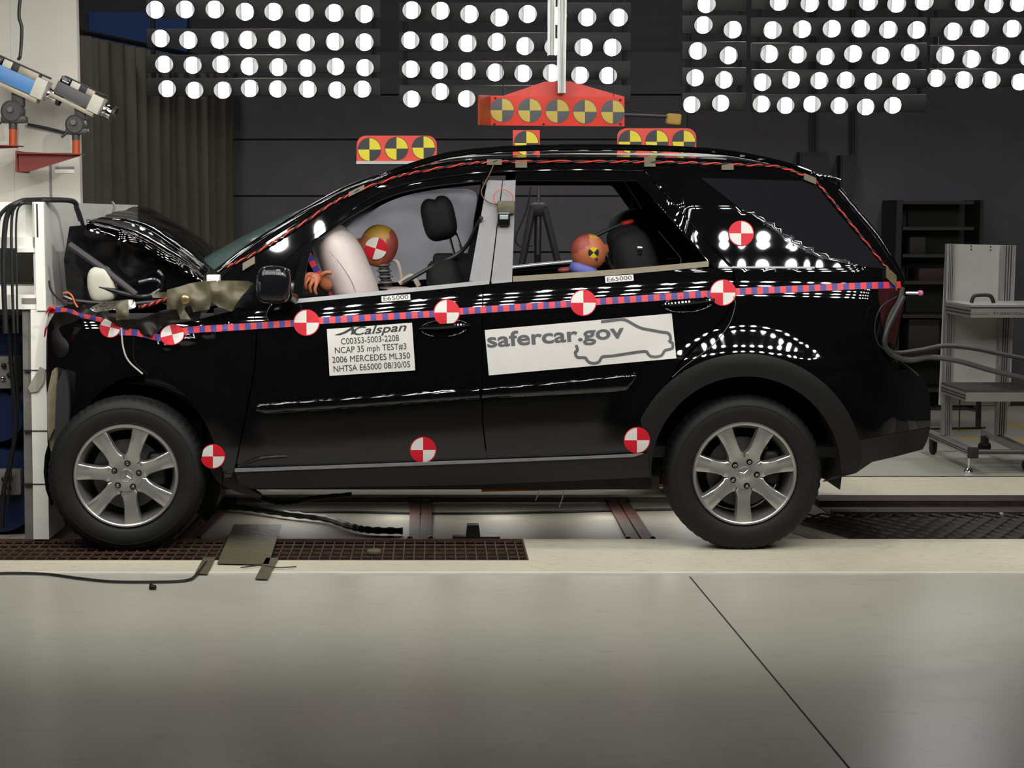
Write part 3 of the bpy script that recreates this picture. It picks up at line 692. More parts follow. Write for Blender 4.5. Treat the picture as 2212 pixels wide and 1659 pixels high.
# ---------- wheels
STARM = M('wheel_emblem', (.55, .55, .54), .25, metal=.9, var=.03)
def wheel(px, py, Y, spin, steer, far=False, flat=None):
    c = W(px, py, Y)
    if far: c = mir(c)
    w = bpy.data.objects.new('wheel', None); COL.objects.link(w); w.parent = car; w.location = c - WL[car.name]; WL[w.name] = c
    w.rotation_euler = (0, 0, steer + (PI if far else 0))
    R = .368
    b = bmesh.new()
    prof = [(.236, .030), (.243, .012), (.250, .003), (.262, -.004), (.285, -.010), (.305, -.011), (.318, -.008), (.3185, -.0095), (.322, -.0095), (.3225, -.006), (.335, -.001), (.346, .006), (.356, .017), (.362, .028), (.366, .040), (.368, .060), (.368, .080), (.360, .082), (.360, .090), (.369, .092), (.369, .112), (.361, .114), (.361, .124), (.369, .126), (.369, .146), (.360, .148), (.360, .156), (.368, .158), (.366, .198), (.356, .221), (.335, .238), (.29, .246), (.243, .228), (.236, .21)]
    lathe(b, prof, seg=168, jit=lambda j, k: (-.0045 if (k % 3 == 0 and (12 <= j <= 16 or 27 <= j <= 29)) else -.003 if (k % 3 == 0 and 16 < j < 27 and prof[j][0] > .365) else 0), close=True)
    if flat:
        for v in b.verts:
            if v.co.z < -flat: v.co.y -= (-.03 if v.co.y > .1 else .02) * min(1, (-flat - v.co.z) / .02); v.co.z = -flat
    fin('tire', b, RUBBER, w, local=True, ang=28)
    b = bmesh.new()
    lathe(b, [(.2445, .012), (.243, .002), (.239, -.003), (.233, -.003), (.228, .001), (.225, .010), (.222, .022), (.217, .030), (.212, .06), (.206, .10), (.20, .19), (.235, .215)], seg=72)
    bmesh.ops.delete(b, geom=[f for f in b.faces if len(f.verts) > 4], context='FACES')
    # seven spokes
    def hw(r): return interp([(.055, .0265), (.085, .041), (.094, .036), (.105, .0325), (.125, .0305), (.16, .0325), (.20, .0370), (.22, .0405), (.234, .043)], r)
    def yf(r): return interp([(.05, .020), (.09, .015), (.13, .008), (.18, .003), (.22, .002), (.234, .004)], r)
    rs = [.055, .07, .08, .086, .092, .098, .106, .118, .135, .155, .175, .195, .212, .224, .234]
    for k in range(7):
        a = spin + 2 * PI * k / 7; u = Vector((math.cos(a), 0, math.sin(a))); t = Vector((-math.sin(a), 0, math.cos(a)))
        rows = []
        for r in rs:
            h = hw(r); y = yf(r)
            rows.append([u * r + t * s * h * m + Vector((0, y + dy, 0)) for (s, m, dy) in ((-1, 1.02, .05), (-1, 1.0, .012), (-1, .93, .003), (-1, .80, 0), (-1, .3, .002), (1, .3, .002), (1, .80, 0), (1, .93, .003), (1, 1, .012), (1, 1.02, .05))])
        loft(b, rows)
    lathe(b, [(.0001, .0155), (.030, .0155), (.034, .0165), (.050, .0185), (.075, .0165), (.080, .05)], seg=42)
    fin('rim', b, ALLOY, w, local=True, ang=40)
    b = bmesh.new(); lathe(b, [(.0001, .0132), (.024, .0130), (.0315, .0145), (.033, .018)], seg=36); cap = fin('hub_cap', b, ALLOY, w, local=True)
    b = bmesh.new()
    ring = [Vector((.028 * math.cos(2 * PI * k / 40), .0124, .028 * math.sin(2 * PI * k / 40))) for k in range(41)]
    tube(b, ring, .0016, seg=6)
    for k in range(3):
        a = spin + .3 + 2 * PI * k / 3; u = Vector((math.cos(a), 0, math.sin(a))); t = Vector((-math.sin(a), 0, math.cos(a)))
        tip = b.verts.new(u * .028 + Vector((0, .0122, 0))); l = b.verts.new(t * .005 + Vector((0, .0128, 0))); r_ = b.verts.new(-t * .005 + Vector((0, .0128, 0))); top = b.verts.new(Vector((0, .0092, 0)))
        b.faces.new((tip, l, top)); b.faces.new((tip, top, r_))
    fin('emblem', b, STARM, w, local=True)
    for k in range(5):
        a = spin + .22 + 2 * PI * k / 5; x, z = .060 * math.cos(a), .060 * math.sin(a)
        b = bmesh.new(); lathe(b, [(.0001, .010), (.0055, .0095), (.0085, .012), (.0088, .017)], (x, 0, z), seg=6)
        lathe(b, [(.0135, .0172), (.0132, .0150), (.0118, .0150), (.0115, .0172)], (x, 0, z), seg=20, mi=1); lathe(b, [(.0150, .0168), (.0001, .0168)], (x, 0, z), seg=20, mi=1)
        fin('lug_nut', b, [CHROME, BLACKM], w, local=True)
    b = bmesh.new(); lathe(b, [(.0001, .075), (.09, .075), (.095, .085), (.165, .085), (.165, .11), (.0001, .11)], seg=48); fin('brake_disc', b, M('brake_steel', (.10, .095, .09), .5, metal=.7, var=.2), w, local=True)
    b = bmesh.new(); sup(b, (.135, .10, .02), (.045, .045, .085), .5); fin('brake_caliper', b, DARKMT, w, local=True)
    b = bmesh.new(); lathe(b, [(.199, .19), (.0001, .2)], seg=36); fin('wheel_back', b, INTER, w, local=True)
    return w
wheel(1609, 1024, .015, math.radians(-90), 0); wheel(272, 1029, .02, math.radians(71.5), math.radians(3.5), flat=.349)
wheel(1609, 1024, .015, .3, 0, far=True); wheel(300, 1029, .02, .8, 0, far=True)
# ---------- crushed nose
from mathutils import noise as mnoise
def crumple(p, sc, amp): return Vector((mnoise.noise(p * sc), mnoise.noise(p * sc + Vector((7, 3, 1))), mnoise.noise(p * sc + Vector((1, 9, 4))))) * amp
_h0 = [(187, 498), (245, 513), (304, 538), (360, 567), (405, 592), (437, 608)]; _h1 = [(188, 478), (245, 486), (304, 508), (360, 539), (405, 569), (440, 598)]
_mx = lambda t: [(a[0] + (b[0] - a[0]) * t, a[1] + (b[1] - a[1]) * t) for a, b in zip(_h0, _h1)]
HR = [(.165, _h0), (.1685, _mx(.33)), (.174, _mx(.66)), (.183, _h1), (.23, _mx(1.16)),
      (.50, [(206, 472), (262, 479), (318, 497), (370, 528), (412, 558), (446, 590)]),
      (.58, [(222, 468), (275, 474), (330, 491), (378, 521), (416, 549), (450, 577)]),
      (.95, [(238, 461), (285, 466), (338, 480), (384, 505), (420, 530), (456, 562)]),
      (1.30, [(262, 454), (305, 459), (352, 473), (395, 496), (430, 519), (460, 548)]),
      (1.66, [(290, 446), (325, 450), (364, 471), (402, 493), (436, 515), (462, 536)])]
rows = [[p for p in cr([W(x, y, Y) for x, y in pts], 10)] for Y, pts in HR]
cols = list(zip(*rows)); fine = [cr(list(c), 6) for c in cols]
bm = bmesh.new()
loft(bm, [[q + crumple(q, 5, .010) + crumple(q, 16, .002) for q in c] for c in fine])
bmesh.ops.solidify(bm, geom=bm.faces[:], thickness=-.012)
HOOD = fin('hood', bm, BLACKP, car, ang=60)
# torn underside flap and black seam along the buckle
bm = bmesh.new()
loft(bm, [cr([W(x, y, Y) for x, y in pts], 6) for Y, pts in ((.60, [(292, 487), (330, 500), (366, 519), (378, 541)]), (.66, [(300, 481), (338, 492), (372, 510), (392, 536)]))])
bmesh.ops.solidify(bm, geom=bm.faces[:], thickness=.006)
fin('torn_flap', bm, GREYPL, HOOD)
# black wall of the buckled inner wing under the hood edge
wing = [(150, 489), (187, 486), (304, 530), (405, 588), (437, 606), (425, 628), (400, 642), (330, 652), (230, 655), (146, 652), (138, 560)]
def fwing(x, y, off=0):
    p = W(x, y, .24 + .0003 * (y - 490)); q = crumple(p, 9, .03)
    return W(x, y, .26 + .0005 * (y - 490) + q.y + .5 * PLAN(x))
panel('inner_wing', S(wing, 1), M('inner_wing_black', (.006, .006, .008), .22, var=.3), car, fn=fwing, grid=7, thick=.03)
# engine bay mass and crushed front corner
def ffront(x, y, off=0):
    p = W(x, y, .15); q = crumple(p, 8, .03)
    return W(x, y, .14 + q.y + .8 * max(0, (150 - x) / 60) ** 2 * .12)
panel('front_bumper', [(104, 676), (140, 674), (228, 700), (262, 724), (300, 760), (310, 830), (240, 826), (190, 862), (150, 930), (132, 985), (118, 975), (106, 930), (100, 830), (100, 740)], M('crushed_plastic', (.005, .0045, .0045), .5, var=.6, scale=12, spec=.3), car, fn=ffront, grid=7, thick=.05)
bm = bmesh.new(); a = W(120, 700, .3)
box(bm, (a.x, .35, .45), (W(430, 700, .3).x, 2 * YC - .3, 1.02)); fin('engine_block', bm, INTER, car, smooth=False)
bm = bmesh.new(); slab(bm, S([(112, 802), (122, 800), (124, 880), (120, 960), (110, 975), (103, 930), (102, 850)], 3), .10, .05)
fin('bumper_insert', bm, M('olive_grey_foam', rgb(112, 104, 82), .6, var=.2), car)['label'] = 'olive grey bumper insert squeezed against the post'
bm = bmesh.new(); slab(bm, S([(122, 830), (140, 800), (150, 880), (138, 980), (116, 985)], 3), .06, .05); fin('liner_scrap', bm, BLACKM, car)
# strut, washer bottle, foil, brackets
bm = bmesh.new(); tube(bm, [W(151, 529, .20), W(220, 578, .14), W(294, 637, .12)], .017, seg=10); fin('strut_brace', bm, M('dark_grey_rod', (.03, .03, .031), .5), car)
bm = bmesh.new()
for (pts) in ([(136, 640), (180, 652), (300, 655), (420, 640)], [(215, 620), (300, 640), (345, 632)], [(300, 610), (335, 604), (350, 620), (330, 636)], [(340, 585), (352, 600), (342, 622)]):
    tube(bm, cr([W(x, y, .12) for x, y in pts], 6), .011, seg=8)
fin('engine_hose', bm, BLACKG, car)
TANK = M('translucent_white_tank', rgb(186, 184, 168), .4, var=.06, scale=8)
def tankfn(p):
    return Vector((p.x * (1 - .35 * (p.z / .1 + .2)) if p.z > 0 else p.x, p.y, p.z)) + Vector((.03 * (p.z / .1), 0, 0))
bm = bmesh.new(); c = W(220, 614, .16); sup(bm, c, (.066, .05, .086), .62, rot=rotY(-.18), fn=lambda p: Vector((p.x * (1 - 2.2 * max(0, p.z)), p.y, p.z)))
fin('washer_tank', bm, TANK, car)['label'] = 'off-white plastic washer tank'
FOIL = M('crinkled_foil', (.62, .62, .60), .22, metal=1, var=.2, scale=30, bump=1.0, bscale=70)
def fblob(pts, Y, amp, name, mat, par, lab=None, sc=14, grid=5, thick=.01):
    def fn(x, y, off=0):
        p = W(x, y, Y); return W(x, y, Y + mnoise.noise(p * sc) * amp)
    o = panel(name, pts, mat, par, fn=fn, grid=grid, thick=thick)
    if lab: o['label'] = lab
    return o
fblob(S([(193, 667), (215, 655), (250, 650), (286, 647), (294, 660), (282, 668), (240, 670), (205, 674)], 3), .02, .06, 'heat_shield', FOIL, car, 'crinkled silver heat shield')
fblob(S([(140, 655), (190, 668), (240, 684), (300, 690), (345, 672), (420, 660), (430, 690), (345, 700), (330, 726), (262, 708), (228, 688), (170, 676)], 2), .07, .05, 'wing_scrap', M('dirty_black_scrap', (.010, .009, .007), .5, var=.6, scale=25, spec=.3), car)
# duct-taped cable bundle at the base of the windshield
TAPEG = 'scraps of duct tape on the crushed nose'
for pts, Y, lb in (([(250, 652), (277, 648), (279, 690), (251, 692)], -.005, 'small crumpled olive tape strip hanging over the crushed wing edge'),
                   ([(361, 626), (384, 620), (410, 612), (446, 606), (460, 640), (452, 668), (418, 674), (408, 650), (398, 668), (412, 690), (390, 690), (382, 668), (360, 668)], -.03, 'large crumpled olive tape patch around the cable plug'),
                   ([(446, 608), (470, 606), (535, 607), (548, 612), (522, 640), (500, 673), (470, 662), (452, 648)], -.02, 'long crumpled olive tape strip at windshield base'),
                   ([(326, 634), (362, 630), (362, 644), (330, 643)], 0.0, 'thin olive tape tail on the black wing edge')):
    tag(fblob(pts, Y, .05, 'duct_tape', DUCT, None, thick=.003), lb, 'tape', TAPEG)
bm = bmesh.new(); sup(bm, W(400, 647, -.075), (.022, .012, .022), .8); fin('cable_plug', bm, M('brass_plug', (.35, .27, .12), .3, metal=.8, var=.3), car)
for (x0, y0, x1, y1) in ((446, 594, 474, 611),):
    bm = bmesh.new(); px_box(bm, x0, x1, y0, y1, -.02, .03, bev=.004); o = fin('connector_box', bm, M('white_connector', rgb(215, 216, 220), .4)); tag(o, 'small white connector box at the foot of the windshield', 'connector')
bm = bmesh.new(); tube(bm, cr([W(*p, .0) for p in ((262, 708), (266, 750), (278, 780), (308, 808))], 8), .004, seg=6); fin('torn_seal', bm, M('pale_seal', rgb(176, 170, 160), .5), car)
# mirror
bm = bmesh.new(); c = W(592, 615, -.06)
sup(bm, c, (.078, .075, .085), .55, rot=rotY(.06))
m_ = fin('side_mirror', bm, BLACKG, car)
bm = bmesh.new(); sup(bm, W(568, 620, -.10), (.026, .03, .03), .5); fin('mirror_signal', bm, GREYPL, m_)
bm = bmesh.new(); tube(bm, [W(618, 640, -.03), W(632, 646, .05)], .03); fin('mirror_arm', bm, BLACKG, m_)
bm = bmesh.new(); slab(bm, S([(632, 648), (640, 590), (664, 530), (690, 512), (672, 540), (660, 590), (652, 645)], 3), .10, .02); fin('sail_trim', bm, BLACKG, FDOOR)
# mud flaps, sill bracket and underside pieces hanging between the wheels
bm = bmesh.new(); slab(bm, S([(452, 1012), (500, 1010), (512, 1040), (560, 1068), (556, 1076), (500, 1058), (470, 1040)], 3), .10, .06); fin('liner_flap', bm, BLACKG, car)
bm = bmesh.new(); tube(bm, cr([W(*p, .02) for p in ((514, 1008), (550, 994), (580, 988), (620, 986))], 6), .008); fin('sill_bracket', bm, BLACKG, SILL)
bm = bmesh.new(); tube(bm, [W(1040, 1056, .6), W(1230, 1052, .6), W(1420, 1046, .6), W(1436, 1046, .6)], .016, seg=12); fin('exhaust_pipe', bm, M('copper_exhaust', rgb(190, 112, 48), .3, metal=.9, var=.3, scale=9), car)['label'] = 'copper coloured exhaust pipe'
bm = bmesh.new(); box(bm, (W(1080, 1050, .5).x, .45, .27), (W(1420, 1050, .5).x, .75, .34), bev=.02); fin('fuel_tank', bm, BLACKM, car)
for x, y0, y1 in ((1170, 1046, 1082), (1222, 1046, 1096)):
    bm = bmesh.new(); tube(bm, [W(x, y0, .3), W(x - 6, (y0 + y1) / 2, .3), W(x - 14, y1, .3)], .003, seg=5); fin('cable_tie', bm, M('pale_tie', rgb(190, 188, 176), .5), car)

# ---------- seats, head restraint, airbags
SEAT = M('black_seat_fabric', (.006, .006, .0065), .8, var=.25, scale=60, spec=.25)
for k, (x, Y0) in enumerate(((985, .50), (985, 1.36))):
    c = W(x, 640, Y0)
    bm = bmesh.new(); sup(bm, c + Vector((.02, 0, -.16)), (.10, .24, .36), .55, rot=rotY(-.30)); st = fin('front_seat', bm, SEAT, car)
    bm = bmesh.new(); sup(bm, c + Vector((-.28, 0, -.50)), (.27, .25, .10), .55); fin('seat_cushion', bm, SEAT, st)
    if k == 0:
        h = W(948, 472, Y0)
        bm = bmesh.new()
        sup(bm, h, (.082, .13, .108), .62, nu=36, nv=24, rot=rotY(-.22), fn=lambda p: p + Vector((.0 - .018 * (1 if p.x < 0 else -1) * 0, 0, -.016 * math.exp(-((p.x + .005) / .016) ** 2) * (1 if p.z > .05 else 0))))
        hr = fin('head_restraint', bm, SEAT, st)
        for dx, Yp in ((0, -.07), (.045, .07)):
            bm = bmesh.new(); tube(bm, [W(972, 515, Y0 + Yp), W(984, 560, Y0 + Yp)] if Yp < 0 else [W(984, 500, Y0 + Yp), W(1001, 548, Y0 + Yp)], .007, seg=10); fin('restraint_post', bm, CHROME, hr)
bm = bmesh.new(); tube(bm, cr([W(870, 612, .34), W(930, 578, .36), W(1000, 540, .40), W(1040, 470, .22)], 8), .010, seg=8); fin('seat_belt', bm, BLACKM, car)
bm = bmesh.new(); px_box(bm, 935, 1035, 548, 640, .44, .60, bev=.02); fin('seat_bolster', bm, SEAT, car)
AIRB = M('airbag_cloth', rgb(198, 186, 182), .7, var=.03, scale=30, bump=.05)
ax = [Vector(p) for p in ((708, 470, 8), (712, 484, 40), (724, 515, 58), (741, 560, 62), (757, 605, 63), (768, 650, 58), (776, 690, 30))]
rows = []
for p in cr(ax, 4):
    c = W(p.x, p.y, .46); r = p.z * ppm(.40); rows.append([c + rotY(.28) @ Vector((r * math.cos(2 * PI * k / 32), .92 * r * math.sin(2 * PI * k / 32) * 1.5, 0)) for k in range(33)])
bm = bmesh.new(); loft(bm, rows); bmesh.ops.remove_doubles(bm, verts=bm.verts[:], dist=1e-5)
ab = fin('airbag', bm, AIRB, car); ab['label'] = 'inflated pale driver airbag'
bm = bmesh.new(); sm_ = [(709, 540), (735, 570), (758, 605), (768, 630)]
def onbag(x, y):
    best = min(cr(ax, 8), key=lambda q: abs(q.y - y)); r = best.z * ppm(.4); d = (x - best.x) * ppm(.4)
    return W(x, y, .46 - 1.38 * math.sqrt(max(1e-4, r * r - d * d)) - .002)
tube(bm, [onbag(p[0], p[1]) for p in S(sm_, 8)], .0012, seg=5); fin('seam', bm, M('airbag_seam', rgb(120, 105, 95), .8), ab)
# curtain airbag hanging inside the far window
CURB = M('curtain_airbag_cloth', rgb(196, 196, 204), .8, var=.10, scale=5)
_n = CURB.node_tree.nodes; _l = CURB.node_tree.links; _t = _n.new('ShaderNodeBsdfTranslucent'); _m = _n.new('ShaderNodeMixShader'); _m.inputs[0].default_value = .6
_l.new(_n['Principled BSDF'].inputs['Base Color'].links[0].from_socket, _t.inputs[0]); _l.new(_n['Principled BSDF'].outputs[0], _m.inputs[1]); _l.new(_t.outputs[0], _m.inputs[2]); _l.new(_m.outputs[0], _n['Material Output'].inputs[0])
def fcur(x, y, off=0):
    p = W(x, y, 1.62); return W(x, y, 1.60 - .05 * math.sin(PI * (x - 680) / 360) + .012 * math.sin(x / 22) + mnoise.noise(p * 6) * .02)
panel('curtain_airbag', S([(670, 520), (740, 462), (820, 428), (900, 411), (980, 408), (1022, 412), (1030, 440), (1012, 540), (990, 590), (900, 605), (800, 614), (690, 620)], 3), CURB, car, fn=fcur, grid=10, thick=.05)['label'] = 'pale grey curtain airbag'
# rear seat
bm = bmesh.new(); c = W(1375, 560, .55); sup(bm, W(1385, 640, .55), (.11, .26, .34), .55, rot=rotY(-.25)); st = fin('rear_seat', bm, SEAT, car)
bm = bmesh.new(); sup(bm, W(1352, 525, .55), (.085, .13, .085), .6, rot=rotY(-.3)); fin('head_restraint', bm, SEAT, st)
bm = bmesh.new(); sup(bm, W(1392, 610, 1.3), (.13, .3, .40), .55, rot=rotY(-.25)); fin('rear_seat', bm, SEAT, car)
bm = bmesh.new(); sup(bm, W(1355, 481, .62), (.034, .05, .014), .7, rot=rotY(-.25)); fin('red_cap', bm, M('red_restraint_cap', rgb(190, 44, 30), .4), st)['label'] = 'red cap on the rear head restraint'
bm = bmesh.new(); tube(bm, cr([W(1290, 508, .6), W(1320, 494, .6), W(1350, 482, .6)], 6), .009); fin('seat_belt', bm, BLACKM, st)
bm = bmesh.new(); tube(bm, [W(1300, 548, .5), W(1314, 565, .46), W(1328, 585, .44)], .010); fin('belt_buckle_stalk', bm, CHROME, st)
bm = bmesh.new(); px_box(bm, 1376, 1388, 532, 552, .30, .34, bev=.006); fin('belt_guide', bm, CHROME, st)
tube_bm = bmesh.new(); tube(tube_bm, [W(1106, 578, .60), W(1170, 571, .62), W(1236, 565, .64)], .009, seg=12)
tag(fin('steel_rod', tube_bm, M('bright_rod', (.8, .8, .8), .25, metal=.7)), 'shiny steel rod running forward from the rear dummy head', 'rod')

# ---------- crash test dummies sitting in the car
def person_mesh(joints, edges, name, mat, par):
    me = bpy.data.meshes.new(name); me.from_pydata([Vector(j[0]) for j in joints], edges, []); me.materials.append(mat)
    o = bpy.data.objects.new(name, me); COL.objects.link(o); o.parent = par; o.location = -WL[par.name]
    md = o.modifiers.new('skin', 'SKIN'); md.use_smooth_shade = True
    for v, j in zip(me.skin_vertices[0].data, joints): v.radius = (j[1], j[1])
    me.skin_vertices[0].data[0].use_root = True
    s = o.modifiers.new('sub', 'SUBSURF'); s.levels = 1; s.render_levels = 2
    dg = bpy.context.evaluated_depsgraph_get(); m2 = bpy.data.meshes.new_from_object(o.evaluated_get(dg)); m2.name = name
    o.modifiers.clear(); o.data = m2
    if not m2.materials: m2.materials.append(mat)
    m2.polygons.foreach_set('use_smooth', [True] * len(m2.polygons))
    WL[o.name] = Vector((0, 0, 0)); return o
SHIRT = M('dummy_tan_cloth', rgb(150, 118, 96), .8, var=.1)
BLUEC = M('dummy_blue_cloth', rgb(92, 96, 168), .7, var=.1)
def quad_disc(bm, fnp, r, seg=32, mis=(0, 1), ring=None, a0=0):
    """quartered disc; fnp(u,v) -> world point, u right, v down (unit disc scaled by r); mis[q] material per quadrant starting upper right, clockwise"""
    c = bm.verts.new(fnp(0, 0))
    pts = [bm.verts.new(fnp(r * math.sin(2 * PI * k / seg + a0), -r * math.cos(2 * PI * k / seg + a0))) for k in range(seg)]
    for k in range(seg): bm.faces.new((c, pts[k], pts[(k + 1) % seg])).material_index = mis[int(4 * k / seg) % len(mis)]
    if ring:
        o = [bm.verts.new(fnp(ring[0] * math.sin(2 * PI * k / seg), -ring[0] * math.cos(2 * PI * k / seg))) for k in range(seg)]
        for k in range(seg): bm.faces.new((pts[k], o[k], o[(k + 1) % seg], pts[(k + 1) % seg])).material_index = ring[1]
def headdisc(bm, c, R3, rx, ry, rz, ux, uz, rad, mis, lift=.002):
    """quartered sticker lying on the -Y side of an ellipsoid head"""
    def f(u, v):
        x, z = ux + u, uz - v; k = 1 - (x / rx) ** 2 - (z / rz) ** 2
        return c + R3 @ Vector((x, -ry * math.sqrt(max(k, .02)) - lift, z))
    quad_disc(bm, f, rad, 32, mis)
# driver
dY = .58
drv = thing('crash_test_dummy', 'orange headed crash test dummy slumped behind the front airbag', 'dummy', W(900, 900, dY))
hc = W(818, 531, dY); RH = rotY(.30)
hx, hy, hz = .094, .075, .104
bm = bmesh.new(); sup(bm, hc, (hx, hy, hz), .92, nu=40, nv=28, rot=RH)
for v in bm.verts:
    l = RH.transposed() @ (v.co - hc)
    if l.x < -.06 and -.05 < l.z < .0: v.co += RH @ Vector((-.02 * max(0, 1 - abs(l.y) / .02), 0, 0))   # nose
for f in bm.faces:
    l = RH.transposed() @ (f.calc_center_median() - hc); f.material_index = 1 if l.x > .035 else 0 if l.z < .02 else 2
hd = fin('head', bm, [SKINV, SKINR, M('dummy_ochre_paint', rgb(172, 132, 50), .5, var=.08)], drv)
bm = bmesh.new(); headdisc(bm, hc, RH, hx, hy, hz, -.008, -.014, .054, (0, 1), .012); fin('head_target', bm, [REDST, WHITEST], hd, recalc=True)['label'] = 'red and white quartered head target'
bm = bmesh.new()
n0, n1 = W(828, 572, dY), W(836, 622, dY)
for k in range(5):
    c = n0.lerp(n1, k / 4); lathe(bm, [(.030, -.006), (.038, -.003), (.038, .003), (.030, .006)], c, axis='Z', seg=28, mi=1)
    lathe(bm, [(.027, -.013), (.027, .013)], c, axis='Z', seg=20, mi=0)
fin('neck', bm, [BLACKM, M('neck_disc_alloy', (.6, .58, .56), .3, metal=.9)], drv)
bm = bmesh.new(); tube(bm, cr([W(842, 560, dY), W(858, 566, dY), W(866, 590, dY), W(868, 615, dY)], 6), .010); px = W(880, 600, dY)
tube(bm, cr([W(862, 612, dY - .03), W(890, 596, dY - .03), W(905, 618, dY - .03)], 6), .013)
fin('neck_bracket', bm, M('pale_bracket', rgb(176, 164, 150), .5, var=.2), drv)
tj = [(W(842, 655, dY), .075), (W(880, 690, dY), .13), (W(920, 770, dY), .14), (W(945, 850, dY), .14), (W(820, 880, dY - .1), .085), (W(700, 860, dY - .1), .062), (W(660, 960, dY - .1), .05),
      (W(820, 880, dY + .1), .085), (W(700, 860, dY + .1), .062), (W(660, 960, dY + .1), .05), (W(846, 660, dY - .19), .07), (W(780, 700, dY - .24), .05), (W(715, 655, dY - .16), .036), (W(846, 660, dY + .19), .07), (W(770, 720, dY + .24), .05), (W(715, 680, dY + .16), .036)]
person_mesh([tj[3], tj[2], tj[1], tj[0]] + tj[4:], [(0, 1), (1, 2), (2, 3), (0, 4), (4, 5), (5, 6), (0, 7), (7, 8), (8, 9), (2, 10), (10, 11), (11, 12), (2, 13), (13, 14), (14, 15)], 'torso', SHIRT, drv)
bm = bmesh.new(); sup(bm, W(862, 628, dY - .02), (.06, .10, .02), .7); fin('collar', bm, M('dummy_collar', rgb(186, 168, 150), .6), drv)
# hand flung up against the pillar: palm, four bent fingers, thumb
hY = .26
HJ = [(W(716, 628, hY + .05), .030), (W(698, 612, hY + .03), .034), (W(681, 600, hY), .033),
      (W(664, 592, hY - .02), .0105), (W(656, 604, hY - .035), .010), (W(655, 617, hY - .025), .0085),
      (W(668, 600, hY - .03), .0105), (W(659, 613, hY - .048), .010), (W(661, 627, hY - .035), .0085),
      (W(675, 607, hY - .04), .0105), (W(668, 620, hY - .055), .010), (W(672, 634, hY - .042), .0085),
      (W(684, 613, hY - .045), .0100), (W(679, 626, hY - .055), .009), (W(684, 638, hY - .045), .008),
      (W(694, 594, hY - .02), .013), (W(706, 588, hY - .03), .011), (W(718, 590, hY - .035), .009)]
person_mesh([HJ[1], HJ[0]] + HJ[2:], [(0, 1), (0, 2), (2, 3), (3, 4), (4, 5), (2, 6), (6, 7), (7, 8), (2, 9), (9, 10), (10, 11), (2, 12), (12, 13), (13, 14), (0, 15), (15, 16), (16, 17)], 'hand', SKINV, drv)
# rear passenger
rY = .42
psg = thing('crash_test_dummy', 'small red-orange headed crash test dummy behind the rear door window', 'dummy', W(1280, 900, rY))
hc = W(1271, 545, rY); RH = rotY(-.25); hx, hy, hz = .083, .075, .088
bm = bmesh.new(); sup(bm, hc, (hx, hy, hz), .9, nu=40, nv=28, rot=RH)
for v in bm.verts:
    l = RH.transposed() @ (v.co - hc)
    if l.x > .06 and -.03 < l.z < .02: v.co += RH @ Vector((.016 * max(0, 1 - abs(l.y) / .025), 0, 0))
for f in bm.faces:
    p = f.calc_center_median(); l = p - hc
    f.material_index = 1 if (-l.x * .55 + l.z * .85) > .032 and l.x < .0 else 2 if l.z > .068 else 0
hd = fin('head', bm, [SKINV, SKINR, M('dummy_ochre_paint', rgb(172, 132, 50), .5)], psg)
bm = bmesh.new(); headdisc(bm, hc, Matrix.Identity(3), hx, hy, hz, .018, .000, .026, (1, 0, 1, 0), .006)
for v in bm.verts: v.co = hc + Vector(((v.co - hc).x, (v.co - hc).y, (v.co - hc).z))
bmesh.ops.rotate(bm, verts=bm.verts[:], cent=hc + Vector((.018, 0, 0)), matrix=Matrix.Rotation(PI / 4, 3, 'Y'))
fin('head_target', bm, [YELBRD, BLKBRD], hd)['label'] = 'small round yellow and black head target'
bm = bmesh.new(); sup(bm, hc + Vector((.034, -.070, -.030)), (.006, .006, .006), 1, 12, 8); fin('ear_hole', bm, BLACKM, hd)
bm = bmesh.new(); sup(bm, W(1262, 585, rY + .0), (.075, .08, .035), .8, rot=rotY(.35)); fin('collar', bm, BLUEC, psg)
tj = [(W(1262, 598, rY), .055), (W(1275, 650, rY), .105), (W(1300, 720, rY), .115), (W(1320, 790, rY), .12), (W(1210, 820, rY - .08), .07), (W(1110, 800, rY - .08), .05), (W(1090, 880, rY - .08), .04), (W(1210, 820, rY + .08), .07), (W(1110, 800, rY + .08), .05), (W(1090, 880, rY + .08), .04),
      (W(1268, 625, rY - .15), .05), (W(1240, 680, rY - .18), .038), (W(1190, 640, rY - .12), .03), (W(1268, 625, rY + .15), .05), (W(1230, 700, rY + .18), .038), (W(1170, 690, rY + .12), .03)]
person_mesh([tj[3], tj[2], tj[1], tj[0]] + tj[4:], [(0, 1), (1, 2), (2, 3), (0, 4), (4, 5), (5, 6), (0, 7), (7, 8), (8, 9), (2, 10), (10, 11), (11, 12), (2, 13), (13, 14), (14, 15)], 'torso', BLUEC, psg)
bm = bmesh.new(); sup(bm, W(1222, 583, rY + .05), (.04, .04, .014), .8, rot=rotY(-.1)); fin('shoulder', bm, SKINR, psg)
